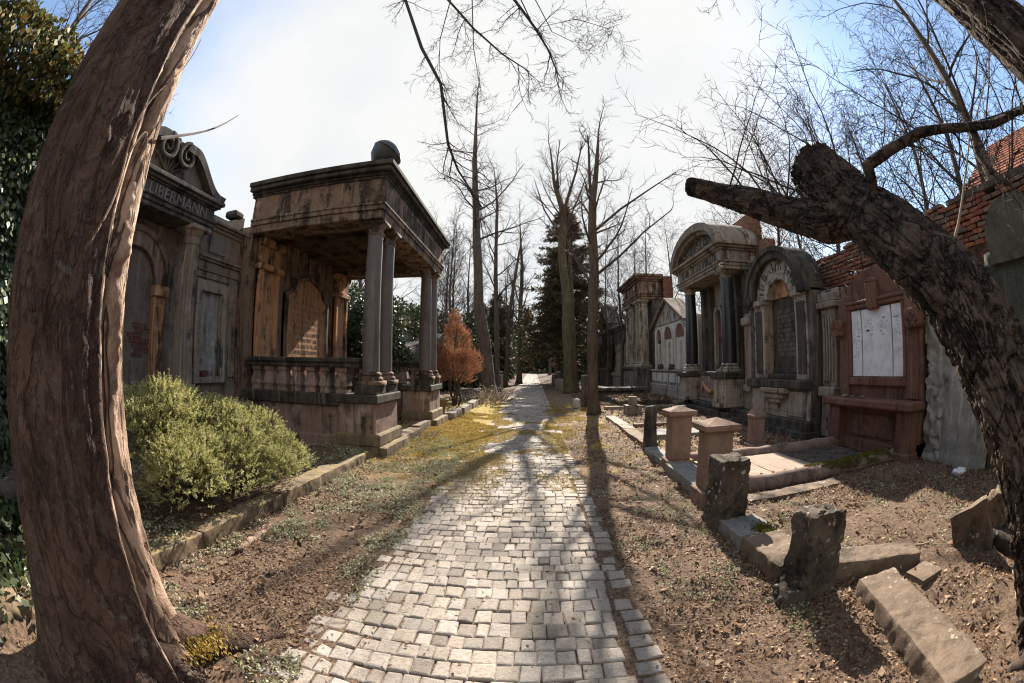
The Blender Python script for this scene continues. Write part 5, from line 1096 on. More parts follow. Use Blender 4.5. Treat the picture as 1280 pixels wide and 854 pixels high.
DEF = dict(seg=(12, 7, 5, 4, 3), wig=(.04, .11, .16, .2, .2), up=(.02, .05, .03, .02, 0), sides=(8, 6, 4, 3, 3), n=(16, 9, 7, 4), t0=(.3, .12, .12, .1), ang=(52, 45, 42, 40), rr=(.42, .5, .55, .6), ll=(.40, .48, .5, .5), rmin=.006, tip=.2)
def path_trunk(mb, P, rad, sides=14, n=40, seed=0, flare=.6, amp=.05):
    P = np.array(P, float); rad = np.interp(np.linspace(0, 1, len(P)), np.linspace(0, 1, len(rad)), rad); s = np.linspace(0, len(P)-1, n); i = np.minimum(s.astype(int), len(P)-2); f = (s-i)[:, None]
    Q = P[i]+(P[i+1]-P[i])*f; rr = np.interp(s, np.arange(len(P)), rad); h = Q[:, 2]-Q[0, 2]
    Q = Q+fbm(np.stack([s*1.1, s*0+seed, s*0], 1), 2)[:, None]*np.array([1, 1, 0])*rr[:, None]*.5
    rr = rr*(1+flare*np.exp(-h/ .28)); n0 = mb.n; mb.tube(Q, rr, sides)
    V = mb.v[-1]; c = np.repeat(Q, sides, 0); dv = V[:len(c)]-c; V[:len(c)] = c+dv*(1+amp*3*fbm(np.stack([V[:len(c), 0]*5, V[:len(c), 1]*5, V[:len(c), 2]*1.2], 1)+seed, 3))[:, None]
    return Q, rr
def tree(name, label, P, rad, crown=None, mat='bark', seed=1, group='bare trees along the path', limbs=None, n_sh=None, twm='twig', flare=.6, mxl=3):
    P = np.array(P, float); t = root(name, label, 'tree', P[0], group); mb = MB(); Q, rr = path_trunk(mb, P, rad, seed=seed, flare=flare); build(mb, 'trunk', M[mat], t, smooth=180)
    rg = np.random.default_rng(seed); mb = MB(); prm = dict(DEF); prm.update(crown or {})
    H = Q[-1, 2]-Q[0, 2]; nb = prm.get('nb', 20); z0 = prm.get('z0', .35); ph = rg.random()*6
    for k in range(nb):
        f = z0+(1-z0)*(k+rg.random())/nb; f = min(f, .985); zz = Q[0, 2]+H*f; i = int(np.argmin(abs(Q[:, 2]-zz))); q = Q[i]; ph += 2.4+rg.normal()*.3
        el = R(prm.get('el', 38)+rg.normal()*10+18*(f-z0)); nd = np.array([math.cos(ph)*math.cos(el), math.sin(ph)*math.cos(el), math.sin(el)])
        grow(mb, rg, q, nd, H*prm.get('bl', .30)*(1.1-.75*(f-z0)/(1-z0))*rg.uniform(.6, 1.15), max(.008, rr[i]*prm.get('br', .38)), 1, mxl, prm)
    for (lp, lr) in (limbs or []):
        L_ = np.array(lp); mb.tube(L_, np.linspace(lr, lr*.3, len(L_)), 7)
        for k in range(len(L_)-1):
            for _ in range(3):
                q = L_[k]+(L_[k+1]-L_[k])*rg.random(); grow(mb, rg, q, unit(unit(L_[k+1]-L_[k])+rg.normal(size=3)*.7), np.linalg.norm(L_[-1]-L_[0])*.28*rg.uniform(.5, 1.2), lr*.3, 2, mxl, prm)
    grow(mb, rg, Q[-1], unit(Q[-1]-Q[-4]), H*.16, rr[-1]*.9, 1, mxl, prm)
    build(mb, 'branches', M[twm], t, fix=False); return t
A_ = lambda *pts, Y: [at(x, y, Y) for x, y in pts]
def base(p, z=0): p = list(p); return [p[0], p[1], z]
# slim tree right of the path
Y = 13.4; P = [base(at(741, 516, Y))]+A_((741, 480), (740, 420), (743, 350), (741, 300), (740, 256), (746, 210), (748, 165), Y=Y)
tree('slim_tree', 'slim reddish-brown tree beside the path, its leader snapped to a point', P, [.17, .165, .16, .155, .15, .13, .085, .03], dict(z0=.42, nb=16, bl=.26, el=34, br=.3), 'bark', 4,
     limbs=[(A_((741, 262), (737, 225), (736, 190), (735, 170), Y=Y), .07), ([at(744, 345, 13.4), at(775, 320, 13.1), at(805, 290, 12.8), at(840, 262, 12.4)], .05), ([at(742, 290, 13.4), at(775, 262, 13.2), at(810, 238, 13.0), at(845, 215, 12.8)], .05), ([at(742, 360, 13.4), at(720, 325, 13.6), at(700, 280, 13.8), at(672, 245, 14)], .045)], twm='twigred')
# twin olive trunk
Y = 24.0
P = [base(at(713, 492, Y))]+A_((711, 460), (708, 410), (705, 350), (703, 300), (703, 262), (692, 225), (688, 190), Y=Y)
tree('twin_tree', 'olive algae-stained tree forking into upright leaders before the conifer', P, [.30, .28, .27, .25, .22, .19, .10, .04], dict(z0=.55, nb=14, bl=.22, el=55, br=.3), 'barkgreen', 9,
     limbs=[(A_((703, 270), (712, 240), (720, 215), (728, 178), Y=Y), .12), (A_((703, 275), (698, 240), (696, 205), (700, 175), Y=Y), .09), (A_((704, 290), (722, 250), (735, 215), Y=Y), .07), (A_((703, 300), (680, 262), (668, 225), Y=Y), .07)], twm='twigred')
P = [base(at(721, 487, 25))]+A_((718, 450), (716, 400), (713, 340), (712, 300), Y=25)
tree('twin_tree', 'thinner companion stem standing close right of the olive trunk', P, [.16, .15, .14, .12, .07], dict(z0=.6, nb=8, bl=.2), 'barkgreen', 12)
# tall left tree
Y = 20.5
P = [base(at(613, 488, Y))]+A_((608, 460), (603, 420), (599, 370), (597, 320), (595, 260), (594, 200), (596, 150), (597, 115), Y=Y)
tree('tall_tree', 'tall dark bare tree on the left verge with a leaning flared foot', P, [.36, .33, .29, .25, .22, .18, .13, .07, .03], dict(z0=.42, nb=26, bl=.22, el=22, up=(.02, .03, .02, .01), br=.28), 'bark', 15)
P = [base(at(622, 480, 26))]+A_((621, 440), (620, 380), (620, 320), (622, 260), (618, 215), Y=26)
tree('verge_tree', 'thin straight bare tree just right of the tall left trunk', P, [.17, .16, .14, .12, .09, .03], dict(z0=.35, nb=16, bl=.2), 'bark', 18)
P = [base(at(632, 477, 32))]+A_((634, 430), (640, 370), (646, 330), (652, 300), Y=32)
tree('verge_tree', 'slightly leaning bare tree, third along the left verge', P, [.17, .16, .13, .1, .04], dict(z0=.3, nb=14, bl=.24), 'bark', 21)
P = [base(at(648, 470, 38))]+A_((650, 430), (651, 380), (652, 330), (650, 280), Y=38)
tree('verge_tree', 'greenish bare tree nearest the far end of the path, left side', P, [.24, .22, .2, .15, .05], dict(z0=.35, nb=14, bl=.22), 'barkgreen', 24)
for k, (x, y, h, r, lab) in enumerate(((-3.4, 52, 13, .2, 'dim bare avenue tree, left side, beyond the headstones'), (-3.0, 66, 14, .22, 'dim bare avenue tree, left side, second from the path end'), (3.2, 56, 13, .2, 'dim bare avenue tree, right side, beyond the conifers'), (2.9, 72, 14, .22, 'dim bare avenue tree, right side, nearest the path end'), (-3.2, 82, 14, .22, 'dim bare avenue tree, left side, nearest the path end'))):
    tree('avenue_tree', lab, [(x, y, 0), (x+.1, y, h*.3), (x-.1, y, h*.6), (x+.1, y, h)], [r, r*.85, r*.55, .02], dict(z0=.3, nb=16, bl=.26, el=40, rmin=.012), 'bark', 230+k, 'far avenue trees', mxl=2)
for k, (x, y, h, r, lab) in enumerate(((-7.6, 17.5, 9, .14, 'bare tree rising behind the portico roof line'), (-9.5, 22, 11, .16, 'bare spreading tree behind the lichened coping'), (-7.2, 30, 12, .16, 'dark bare tree in the left background, second row'), (-5.2, 34, 12, .15, 'bare tree in the left background near the gabled tomb'), (-8.2, 40, 13, .18, 'far bare tree at the left, largest of the back row'))):
    tree('background_tree', lab, [(x, y, 0), (x+.1, y, h*.3), (x-.1, y, h*.6), (x+.1, y, h)], [r, r*.85, r*.55, .02], dict(z0=.25, nb=20, bl=.32, el=40), 'bark', 30+k, 'bare trees in the left background')
for k, (x, y, h, r, lab) in enumerate(((-4.6, 23.5, 9.5, .1, 'slim bare tree between the rusty shrub and the tall left trunk'), (-5.6, 28.5, 11, .12, 'bare tree behind the tall left trunk, nearer one'), (-3.9, 30.5, 10, .09, 'slim bare tree left of the third verge tree'), (-6.8, 36, 13, .14, 'twiggy bare tree far behind the rusty shrub'), (-2.7, 44, 12, .12, 'slim bare tree close to the path, left, before the far avenue'), (5.7, 27, 11, .11, 'slim bare tree standing before the distant pale tomb'), (5.3, 30, 10, .1, 'bare tree before the gabled dark tomb'), (5.6, 39, 12, .13, 'bare tree right of the big conifer foot'), (7.6, 27, 10.5, .11, 'bare tree above the wall between the fluted and distant tombs'), (9.0, 36, 12, .14, 'bare tree over the far right wall'))):
    tree('background_tree', lab, [(x, y, 0), (x+.1, y, h*.3), (x-.1, y, h*.6), (x+.1, y, h)], [r, r*.85, r*.55, .02], dict(z0=.22, nb=22, bl=.30, el=38, rmin=.009, n=(16, 9, 7, 4)), 'bark', 330+k, 'bare trees filling the avenue')
# big dark conifer and evergreens at the end
def conifer(name, label, x, y, h, rb, n, seed, mat='needle', z0=.12, size=.34):
    rg = np.random.default_rng(seed); t = root(name, label, 'tree', (x, y, 0), 'evergreens at the end of the path'); mb = MB(); path_trunk(mb, [(x, y, 0), (x, y, h*.5), (x+.1, y, h)], [rb*.075, rb*.055, .02], seed=seed); build(mb, 'trunk', M['bark'], t, smooth=180)
    Q = []; mb = MB()
    for k in range(n):
        f = rg.random()**.8; z = h*(z0+(1-z0)*f); L_ = rb*(1-f)**.75*rg.uniform(.55, 1.1)+.25; a = rg.random()*6.283; el = .12-.35*(1-f)+rg.normal()*.12
        L_ *= 1+.35*math.sin(3*a+z*.9)*.6; d = np.array([math.cos(a)*math.cos(el), math.sin(a)*math.cos(el), math.sin(el)]); p0 = np.array([x, y, z]); mb.tube([p0, p0+d*L_*.55+np.array([0, 0, -.02*L_]), p0+d*L_], [.035, .02, .006], 3, False)
        m = int(14+30*L_); s = rg.uniform(.2, 1.03, m); C = p0+d*(s*L_)[:, None]+rg.normal(size=(m, 3))*np.array([.22, .22, .12])*(.35+.65*(1-s))[:, None]*max(.5, L_*.35); A = unit(d*.7+rg.normal(size=(m, 3))*.6+np.array([0, 0, -.3])); Q.append(leafquads(C, A, rg.uniform(.5, 1.2, m)*size, .28, .25))
    build(mb, 'branches', M['twig'], t, fix=False); quads_mesh('needles', np.concatenate(Q), M[mat], t)
conifer('conifer', 'big dark spire-shaped conifer right of the path end', 2.8, 33.0, 14.4, 4.3, 440, 5, size=.30, z0=.21)
conifer('conifer', 'second dark conifer behind the first, crowding its left flank', 2.4, 41.0, 12.5, 3.2, 240, 6, size=.42, z0=.22)
conifer('conifer', 'small dark conifer among the left verge trees', -4.6, 36.0, 6.5, 1.7, 130, 8, size=.34)
conifer('conifer', 'low dark conifer at the far left before the back trees', -3.7, 44.0, 9.0, 2.1, 150, 10, size=.42)
def evergreen(label, x, y, r, h, n, seed):
    t = root('evergreen_bush', label, 'bush', (x, y, 0), 'evergreen bushes closing the view'); leafmass('foliage', [((x, y, h*.17), (r*1.15, r*1.1, h*.2)), ((x, y, h*.42), (r, r, h*.42)), ((x+.4*r, y, h*.72), (r*.7, r*.7, h*.3)), ((x-.4*r, y+.3*r, h*.6), (r*.7, r*.7, h*.35))], n, .30, M['shrubgreen'], t)
    mb = MB(); stems(mb, (x, y, 0), [(x, y, h*.7), (x+.4*r, y, h*.6), (x-.4*r, y, h*.6)], .08, seed); build(mb, 'stem', M['bark'], t)
for k, (x, y, h, rb, lab) in enumerate(((-6.0, 96, 15, 4.5, 'tall dark conifer shutting the view, left of the path end'), (-1.5, 108, 16, 4.8, 'tall dark conifer shutting the view, straight ahead'), (3.4, 104, 15, 4.6, 'tall dark conifer shutting the view, just right of straight ahead'), (7.5, 92, 14, 4.2, 'tall dark conifer shutting the view, farther right'), (-8.0, 64, 11, 3.2, 'mid-distance conifer behind the left avenue trees'), (6.2, 62, 12, 3.2, 'mid-distance conifer behind the right avenue trees'))): conifer('conifer', lab, x, y, h, rb, 170, 110+k, size=.8, z0=.02)
for k, a in enumerate((('dark bush closing the end of the path, left of centre', -5.5, 100, 6.0, 11.0, 3600), ('dark bush closing the end of the path, centre', .2, 112, 6.0, 9.0, 3600), ('dark bush closing the end of the path, right of centre', 5.8, 98, 6.0, 11.5, 3400),
        ('dark rounded bush behind the far left headstones', -5.4, 48, 2.6, 4.2, 2200), ('tall evergreen mass right of the big conifer foot', 5.0, 46, 2.2, 5.5, 2200), ('tall evergreen mass at the far left back row', -8.5, 46, 4, 7.5, 3000), ('dark evergreen between the tall left trunk and the verge trees', -4.6, 27.5, 1.5, 3.6, 2600), ('taller evergreen beside the third verge tree', -5.6, 33, 1.9, 5.2, 2600), ('dark low evergreen behind the tall left trunk foot', -5.4, 24.5, 1.5, 3.0, 2400), ('dark broad evergreen filling the left back between trunks', -7.2, 34, 2.8, 6.0, 3400), ('dark evergreen at the left path edge before the far avenue', -4.4, 52, 2.6, 6.5, 2600), ('dim evergreen at the left verge before the path closes', -3.9, 44, 1.7, 4.2, 2000))): evergreen(*a, k)
x = RNG.uniform(-60, 60, 9000); z = RNG.uniform(0, 1, 9000); hh = 15+4*fbm(np.stack([x*.12, x*0, x*0], 1), 3)*2; Pn = np.stack([x, RNG.uniform(112, 122, 9000), z*hh], 1)
quads_mesh('far_wood', leafquads(Pn, rdir(9000), RNG.uniform(.8, 1.7, 9000), .7, .3), M['needle'], label='dark far wood closing off the cemetery behind the path end', kind='stuff')

# bare trees behind the right wall
RT = dict(z0=.22, nb=20, bl=.46, el=42, up=(.02, .01, -.02, -.02), wig=(.05, .13, .19, .24), br=.34, n=(16, 8, 6, 4), rmin=.0065, ll=(.4, .52, .55, .5))
for k, (x, y, h, r, lab) in enumerate(((7.4, 12.6, 7.4, .09, 'bare thicket tree rising behind the curved-pediment tomb'), (7.3, 9.6, 6.6, .08, 'bare thicket tree above the gap beside the pale lettered arch'), (8.2, 7.0, 7.6, .10, 'bare tangled tree above the crumbling brick top'), (9.2, 4.4, 9.0, .13, 'bare tree with dense drooping twigs nearest the tiled house'), (9.5, 10.0, 9.5, .12, 'taller bare tree in the second row behind the brick wall'), (8.4, 17.0, 7.5, .09, 'bare tree behind the white gabled tomb'), (8.0, 23.5, 9.5, .1, 'bare tree behind the massive fluted tomb'), (7.8, 31.0, 9.5, .12, 'bare tree over the distant right tombs'))):
    tree('thicket_tree', lab, [(x, y, 0), (x-.15, y+.1, h*.35), (x+.1, y-.1, h*.7), (x, y, h)], [r, r*.8, r*.5, .015], RT, 'bark', 50+k, 'bare trees behind the right wall')
for k, (x, y, h, r, lab) in enumerate(((7.3, 6.0, 6.2, .07, 'low spreading bare tree just behind the crumbling bricks'), (10.5, 6.5, 10, .12, 'tall bare tree at the back of the thicket near the house corner'), (7.6, 11.0, 8.6, .09, 'slender bare tree between the curved pediment and the lettered arch'), (8.6, 3.4, 8.4, .1, 'bare tree rising over the mossy rubble wall top'))):
    tree('thicket_tree', lab, [(x, y, 0), (x-.15, y+.1, h*.35), (x+.1, y-.1, h*.7), (x, y, h)], [r, r*.8, r*.5, .015], RT, 'bark', 150+k, 'bare trees behind the right wall')
DR = dict(RT); DR.update(up=(.02, -.02, -.06, -.08), el=42, bl=.5, nb=16)
tree('weeping_tree', 'tall bare tree with fine hanging twigs over the upper right', [(7.6, 2.6, 0), (7.7, 2.7, 3), (7.5, 2.8, 6), (7.2, 2.9, 9.5)], [.16, .14, .1, .02], DR, 'bark', 71, 'bare trees behind the right wall')
# left background behind the tombs
tree('background_tree', 'bare tree with fine blue-grey twigs behind the scrolled pediment', [(-8.6, 5.0, 0), (-8.6, 5.0, 3), (-8.5, 4.9, 5.2), (-8.6, 5, 7.4)], [.12, .1, .07, .02], dict(RT, bl=.3, el=55), 'bark', 80, 'bare trees in the left background')
tree('background_tree', 'bare tree against blue sky above the ivy wall', [(-8.2, 1.0, 0), (-8.0, 1.1, 4), (-8.0, 1.3, 7), (-8.3, 1.2, 10)], [.16, .13, .09, .02], dict(RT, el=45, bl=.35, nb=20), 'bark', 84, 'bare trees in the left background')

# ------------------------------------------------------------------ the big trunk at the left
t = root('big_tree', 'big smooth brown trunk close by at the left, its right edge a torn seam coloured pale as if sunlit', 'tree', (-2.0, .92, 0))
nz, na = 640, 260; zz = np.linspace(-.1, 8.0, nz); th = np.linspace(0, 2*math.pi, na, endpoint=False)
cx = -2.05+.02*np.sin(zz*.9); cy = .875+.02*np.cos(zz*.7)
r0 = .345-.003*zz+.12*np.exp(-np.maximum(zz, 0)/.22)
TH, ZZ = np.meshgrid(th, zz); cxx, cyy = cx[:, None], cy[:, None]
rad = r0[:, None]*(1+.05*fbm(np.stack([np.cos(TH)*1.2, np.sin(TH)*1.2, ZZ*.8], -1), 3)+.022*fbm(np.stack([np.cos(TH)*3.0, np.sin(TH)*3.0, ZZ*.55], -1), 4)+.02*fbm(np.stack([np.cos(TH)*12, np.sin(TH)*12, ZZ*3.2], -1), 4)+.012*np.minimum(0, fbm(np.stack([np.cos(TH)*5, np.sin(TH)*5, ZZ*1.4+4], -1), 4)+.22)*4+.010*fbm(np.stack([np.cos(TH)*5, np.sin(TH)*5, ZZ*16], -1), 3)+.010*fbm(np.stack([np.cos(TH)*30, np.sin(TH)*30, ZZ*18], -1), 3))
# facing direction of the camera from the trunk is about -25 deg; torn seam on the right, its colour paled to stand for sunlight
def ridge(c, w_, a, z0=-1, z1=20, wob=.12): 
    d = (TH-(c+wob*fbm(np.stack([ZZ*.8, ZZ*0+c, ZZ*0], -1), 3)*2)+math.pi) % (2*math.pi)-math.pi
    return a*np.exp(-(d/w_)**2)*ss(z0, z0+.4, ZZ)*(1-ss(z1-.5, z1, ZZ))
rad = rad+ridge(.30, .05, -.05)+ridge(.47, .11, .045)+ridge(.66, .035, -.035)+ridge(.86, .12, .03)+ridge(-.75, .05, -.014, .3, 2.4, .3)+ridge(-.55, .1, .014, .2, 3, .3)+ridge(-1.25, .05, -.012, .2, 2.2, .35)+ridge(.12, .05, .018)
rad = rad+.035*np.exp(-ZZ.clip(0)/.4)*np.sin(TH*5+1.2)+.06*np.exp(-((TH-.95+math.pi) % (2*math.pi)-math.pi)**2/.12)*np.exp(-ZZ.clip(0)/.22)
for ka, kz, kr, kh in ((-.15, 2.55, .10, .035), (-.9, 1.75, .07, .02), (.05, 1.2, .05, .018), (-.5, 3.3, .12, .03), (-1.3, 2.7, .09, .025), (.55, 2.1, .06, .03), (.5, 3.0, .07, .03)):
    q = np.hypot(((TH-ka+math.pi) % (2*math.pi)-math.pi)*.34, (ZZ-kz)*.8); rad = rad+kh*np.exp(-(q/kr)**2)-kh*1.3*np.exp(-(q/(kr*.38))**2)      # healed knots
rad = rad+np.interp(ZZ, [-.1, 0, .35, .75, 1.2, 1.7], [.30, .27, .16, .065, .022, 0])*np.maximum(0, np.cos(TH+1.97))**1.5
seamw = np.exp(-(((TH-.5+math.pi) % (2*math.pi)-math.pi)/.2)**2); rad = rad+seamw*.010*np.sin(ZZ*85+14*fbm(np.stack([TH*5, ZZ*2.5, ZZ*0], -1), 3))*ss(-.05, .2, fbm(np.stack([TH*6, ZZ*2.5, ZZ*0+9], -1), 2))*.35+seamw*.06*fbm(np.stack([np.cos(TH)*7, np.sin(TH)*7, ZZ*4], -1), 4)
V = np.stack([cxx+rad*np.cos(TH), cyy+rad*np.sin(TH), ZZ], -1).reshape(-1, 3)
F = [[i*na+j, i*na+(j+1) % na, (i+1)*na+(j+1) % na, (i+1)*na+j] for i in range(nz-1) for j in range(na)]
mb = MB(); mb.add(V, F); o = build(mb, 'trunk', M['barkL'], t, smooth=180, fix=False); me = o.data; me.materials.append(M['barkpale_sun'])
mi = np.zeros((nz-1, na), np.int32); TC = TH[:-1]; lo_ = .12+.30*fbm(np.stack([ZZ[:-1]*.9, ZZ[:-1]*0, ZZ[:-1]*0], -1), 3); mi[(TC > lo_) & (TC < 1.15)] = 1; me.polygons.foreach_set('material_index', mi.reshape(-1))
mb = MB()
for k, (a, L_, r_) in enumerate(((.95, .75, .11), (.2, .35, .09), (-.6, .4, .1), (-1.6, .5, .1), (2.2, .7, .12))):
    d = np.array([math.cos(a), math.sin(a), 0]); c = np.array([-2.0, .92, 0]); s = np.linspace(0, 1, 12)[:, None]
    P = c+d*(.25+L_*s)+np.array([0, 0, 1])*(.20*(1-s)**2-.03)+RNG.normal(size=(12, 3))*.012; mb.tube(P, np.linspace(r_*1.5, r_*.25, 12), 10)
build(mb, 'root', M['barkL'], t, smooth=180)
n = 1500; d = RNG.normal(size=(n, 2))*np.array([.09, .09]); P = np.stack([-1.66+d[:, 0], 1.22+d[:, 1], .12+.05*RNG.random(n)], 1); quads_mesh('root_moss', leafquads(P, unit(rdir(n)*.6+np.array([0, 0, 1])), RNG.uniform(.01, .03, n), .6), M['mossleaf'], t)
mb = MB(); s = np.linspace(0, 1, 26); a = -.35+.75*s+.12*np.sin(s*9); P = np.stack([-2.0+.36*np.cos(a), .92+.36*np.sin(a), 2.0+1.25*s], 1); mb.tube(P, np.linspace(.006, .003, 26), 6)
s = np.linspace(0, 1, 20); a = -.05+.5*s; P = np.stack([-2.0+.365*np.cos(a), .92+.365*np.sin(a), 2.45+.12*np.sin(s*5)], 1); mb.tube(P, np.linspace(.004, .002, 20), 6); build(mb, 'vine', M['barkpale_sun'], t, smooth=180)
p0 = np.array([-1.70, 1.10, 2.62]); p1 = atd(298, 143, 3.6); mb = MB(); s = np.linspace(0, 1, 8)[:, None]; mb.tube(p0+(p1-p0)*s+np.sin(s*3)*np.array([0, .03, -.05]), np.linspace(.011, .004, 8), 6); build(mb, 'side_shoot', M['twig'], t)
# limbs from the top of the trunk arching over the path, then hanging twigs
rg = np.random.default_rng(3); top = np.array([cx[-1], cy[-1], 7.9]); mb = MB(); tw = MB()
L1 = [top, np.array([-1.5, 2.2, 9.0]), np.array([-1.2, 4.2, 9.6]), np.array([-1.0, 6.0, 9.0])]
L2 = [top, np.array([-1.4, 1.6, 9.2]), np.array([-.2, 3.6, 10.2]), np.array([.9, 6.0, 9.8])]
L3 = [top, np.array([-2.8, .6, 9.5]), np.array([-4.2, .5, 11])]
for L_, r_ in ((L1, .19), (L2, .2), (L3, .2)): path_trunk(mb, L_, np.linspace(r_, .06, 4), 10, 24, 4, 0, .02)
build(mb, 'limb', M['bark'], t, smooth=180)
HP = dict(DEF, up=(0, -.03, -.04, -.03), wig=(.06, .13, .18, .2), n=(9, 7, 6, 4), t0=(.1, .1, .1, .1), rmin=.004)
hang = [([L1[2]]+[at(505, -5, 6.2), at(527, 60, 6.2), at(551, 105, 6.2), at(560, 180, 6.4), at(572, 212, 6.6), at(604, 262, 6.8)], .045),
        ([L1[1]]+[at(560, 0, 5.2), at(592, 36, 5.2), at(628, 68, 5.3), at(662, 90, 5.4)], .03),
        ([L2[1]]+[at(640, -4, 5.0), at(668, 34, 5.1), at(685, 62, 5.2), at(697, 92, 5.3)], .035),
        ([L1[2]]+[at(590, -6, 6.0), at(592, 60, 6.1), at(600, 110, 6.2)], .016), ([L1[2]]+[at(565, -6, 6.0), at(550, 50, 6.1), at(549, 90, 6.2)], .016),
        ([L2[1]]+[at(668, 36, 5.1), at(720, 24, 5.2), at(760, 36, 5.4), at(775, 30, 5.5)], .012), ([L2[1]]+[at(690, 40, 5.1), at(715, 52, 5.2), at(740, 55, 5.4)], .010)]
for L_, r_ in hang:
    L_ = np.array(L_); tw.tube(L_, np.linspace(r_, r_*.28, len(L_)), 6)
    for k in range(1, len(L_)-1):
        for _ in range(4):
            q = L_[k]+(L_[k+1]-L_[k])*rg.random(); grow(tw, rg, q, unit(unit(L_[k+1]-L_[k])*.8+rg.normal(size=3)*.7), .9*rg.uniform(.4, 1.2), r_*.3, 2, 4, HP)
build(tw, 'hanging_twigs', M['twig'], t, fix=False)

# ------------------------------------------------------------------ leaning pollarded trunk on the right
t = root('leaning_tree', 'leaning rough dark pollarded trunk on the right with a sawn-off end', 'tree', (2.75, -.1, 0))
P = np.array([(2.8, -.2, -.1), (2.78, .2, .32), (2.76, .57, .74), (2.76, .9, 1.13), (2.76, 1.22, 1.55), (2.76, 1.5, 1.93), (2.76, 1.94, 2.34), (2.76, 2.5, 2.83), (2.76, 2.8, 3.15), (2.77, 3.04, 3.42)])
rr = [.40, .335, .31, .30, .29, .29, .285, .27, .285, .295]
def barky(P, rr, n, na, seed, amp):
    s = np.linspace(0, len(P)-1, n); i = np.minimum(s.astype(int), len(P)-2); f = (s-i)[:, None]; f = f*f*(3-2*f)*.5+f*.5; Q = P[i]+(P[i+1]-P[i])*f; rad = np.interp(s, np.arange(len(P)), rr); mb = MB(); mb.tube(Q, rad, na)
    V = mb.v[0]; c = np.repeat(Q, na, 0); dv = V-c; L_ = np.repeat(s, na)*1.1; a = np.tile(np.arange(na)*2*math.pi/na, n)
    K = np.stack([np.cos(a)*5.5, np.sin(a)*5.5, L_*2.6], 1)+seed; K = K+.6*np.stack([fbm(K*.6, 2), fbm(K*.6+9, 2), fbm(K*.6+18, 2)], 1); rid = np.clip(np.abs(fbm(K, 4))*3.2, 0, 1)**.6; mb.v[0] = c+dv*(1+amp*1.5*(rid-.6)+.04*fbm(K*5, 3)+.09*fbm(np.stack([np.cos(a)*1.2, np.sin(a)*1.2, L_*.9], 1)+seed, 2)+.03*fbm(K*4, 2))[:, None]; return mb, Q
mb, Q = barky(P, rr, 460, 200, 3.3, .10); build(mb, 'trunk', M['barkR'], t, smooth=60)
B = np.array([(2.76, 2.45, 2.78), atd(1034, 280, 3.7), atd(992, 268, 3.95), atd(950, 256, 4.15), atd(905, 244, 4.35), atd(862, 233, 4.5)]); mb, _ = barky(B, [.18, .165, .155, .145, .12, .105], 220, 90, 7.7, .13); build(mb, 'stump_limb', M['barkR'], t, smooth=60)
mb = MB(); U = [np.array([2.78, 2.3, 2.75]), atd(1085, 205, 3.3), atd(1110, 188, 3.3), atd(1150, 164, 3.3), atd(1200, 160, 3.3), atd(1240, 155, 3.2), atd(1270, 140, 3.1), atd(1300, 132, 3.0)]; path_trunk(mb, U, np.linspace(.055, .024, len(U)), 10, 50, 2, 0, .05)
U2 = [atd(1215, 160, 3.3), atd(1222, 195, 3.3), atd(1238, 215, 3.2), atd(1262, 232, 3.2)]; mb.tube(U2, [.035, .03, .022, .01], 7); build(mb, 'side_limb', M['barkR'], t, smooth=180)
mb = MB(); rg = np.random.default_rng(8); SP = dict(DEF, up=(.0, .05, .03, .02), wig=(.05, .1, .14, .18), n=(8, 7, 6, 4), t0=(.1, .15, .1, .1), rmin=.0028, ll=(.4, .5, .5, .5))
SP['up'] = (0, -.02, -.03, .0); SP['wig'] = (.08, .13, .18, .22)
for k in range(26):
    f = rg.random(); q = B[1]+(B[4]-B[1])*f if k % 3 else P[7]+(P[9]-P[7])*f; grow(mb, rg, q+np.array([0, 0, .14]), unit(np.array([rg.normal()*.6, rg.normal()*.6, 1.0])), rg.uniform(.7, 1.7), rg.uniform(.007, .012), 1, 3, SP)
for k in range(18):
    i = rg.integers(1, len(U)-1); q = U[i]+(U[i+1]-U[i])*rg.random(); grow(mb, rg, q, unit(np.array([rg.normal()*.6, rg.normal()*.6, rg.uniform(-.2, 1.0)])), rg.uniform(.7, 1.5), rg.uniform(.006, .010), 1, 3, SP)
for k in range(9):
    i = rg.integers(0, len(U2)-1); grow(mb, rg, U2[i]+(U2[i+1]-U2[i])*rg.random(), unit(rg.normal(size=3)), rg.uniform(.3, .7), .006, 1, 3, SP)
build(mb, 'shoots', M['twig'], t, fix=False)
mb = MB()
for k in range(6): a = 2.4+k*.35; d = np.array([math.cos(a), math.sin(a), 0]); s = np.linspace(0, 1, 12)[:, None]; mb.tube(np.array([2.78, -.1, 0])+d*(.25+.65*s)+np.array([0, 0, 1])*(.16*(1-s)**2-.02)+rg.normal(size=(12, 3))*.02, np.linspace(.09, .015, 12), 8)
build(mb, 'root', M['barkR'], t, smooth=180)
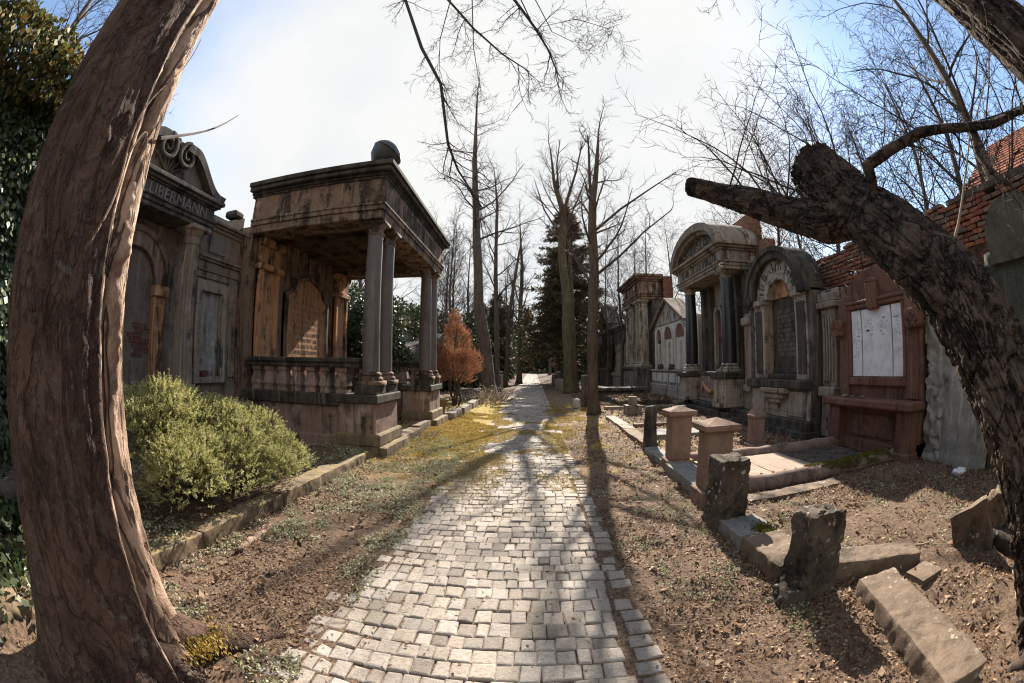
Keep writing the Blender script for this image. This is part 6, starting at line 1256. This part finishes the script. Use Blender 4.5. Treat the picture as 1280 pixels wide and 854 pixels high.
tree('sapling', 'thin pale sapling growing up beside the mossy wall behind the leaning trunk', [atd(1192, 303, 6.75), atd(1198, 280, 6.7), atd(1205, 230, 6.6), atd(1212, 170, 6.6), atd(1238, 70, 6.5)], [.03, .022, .018, .014, .005], dict(z0=.75, nb=8, bl=.12, rmin=.003), 'twigpale', 91, None, flare=.2)
# second old trunk cutting the top right corner
t = root('corner_tree', 'rough dark trunk leaning across the upper right corner', 'tree', (3.4, -.9, 0)); P = np.array([(3.5, -1.3, -.1), (3.45, -.95, .9), (3.4, -.5, 2.0), (3.3, .0, 3.1), (3.2, .42, 4.0), (3.1, .8, 5.2), (3.0, 1.2, 6.5)]); mb, Q = barky(P, [.4, .33, .31, .30, .29, .26, .2], 260, 130, 12.1, .11); build(mb, 'trunk', M['barkR'], t, smooth=60)
mb = MB(); rg = np.random.default_rng(18)
for k in range(12): grow(mb, rg, P[5]+(P[6]-P[5])*rg.random(), unit(np.array([rg.normal(), rg.normal(), .8])), rg.uniform(1.5, 3), .05, 1, 4, dict(DEF, rmin=.004, up=(0, .0, -.03, -.03)))
build(mb, 'branches', M['twig'], t, fix=False)
# loose sticks on the ground
for k, (x, y, L_, a, lab) in enumerate(((2.9, .55, .5, .7, 'thin bare stick by the leaning trunk roots'), (3.2, 1.9, .6, 2.6, 'thin stick lying between the tan slab and broken stones'))):
    mb = MB(); s = np.linspace(0, 1, 8)[:, None]; mb.tube(np.array([x, y, float(hgt(x, y))+.02])+np.array([math.cos(a), math.sin(a), .05])*L_*s+RNG.normal(size=(8, 3))*.008, np.linspace(.012, .005, 8), 6); build(mb, 'stick', M['twigpale'], None, lab, 'stick')
mb = MB(); s = np.linspace(0, 1, 14)[:, None]; mb.tube(gnd(335, 660, .05)+(gnd(295, 690, .05)-gnd(335, 660, .05))*s+RNG.normal(size=(14, 3))*.008, .045*(1-.5*np.linspace(0, 1, 14)), 9); build(mb, 'broken_branch', M['barkpale_sun'], None, 'short thick broken branch against the left kerb', 'branch', smooth=180)
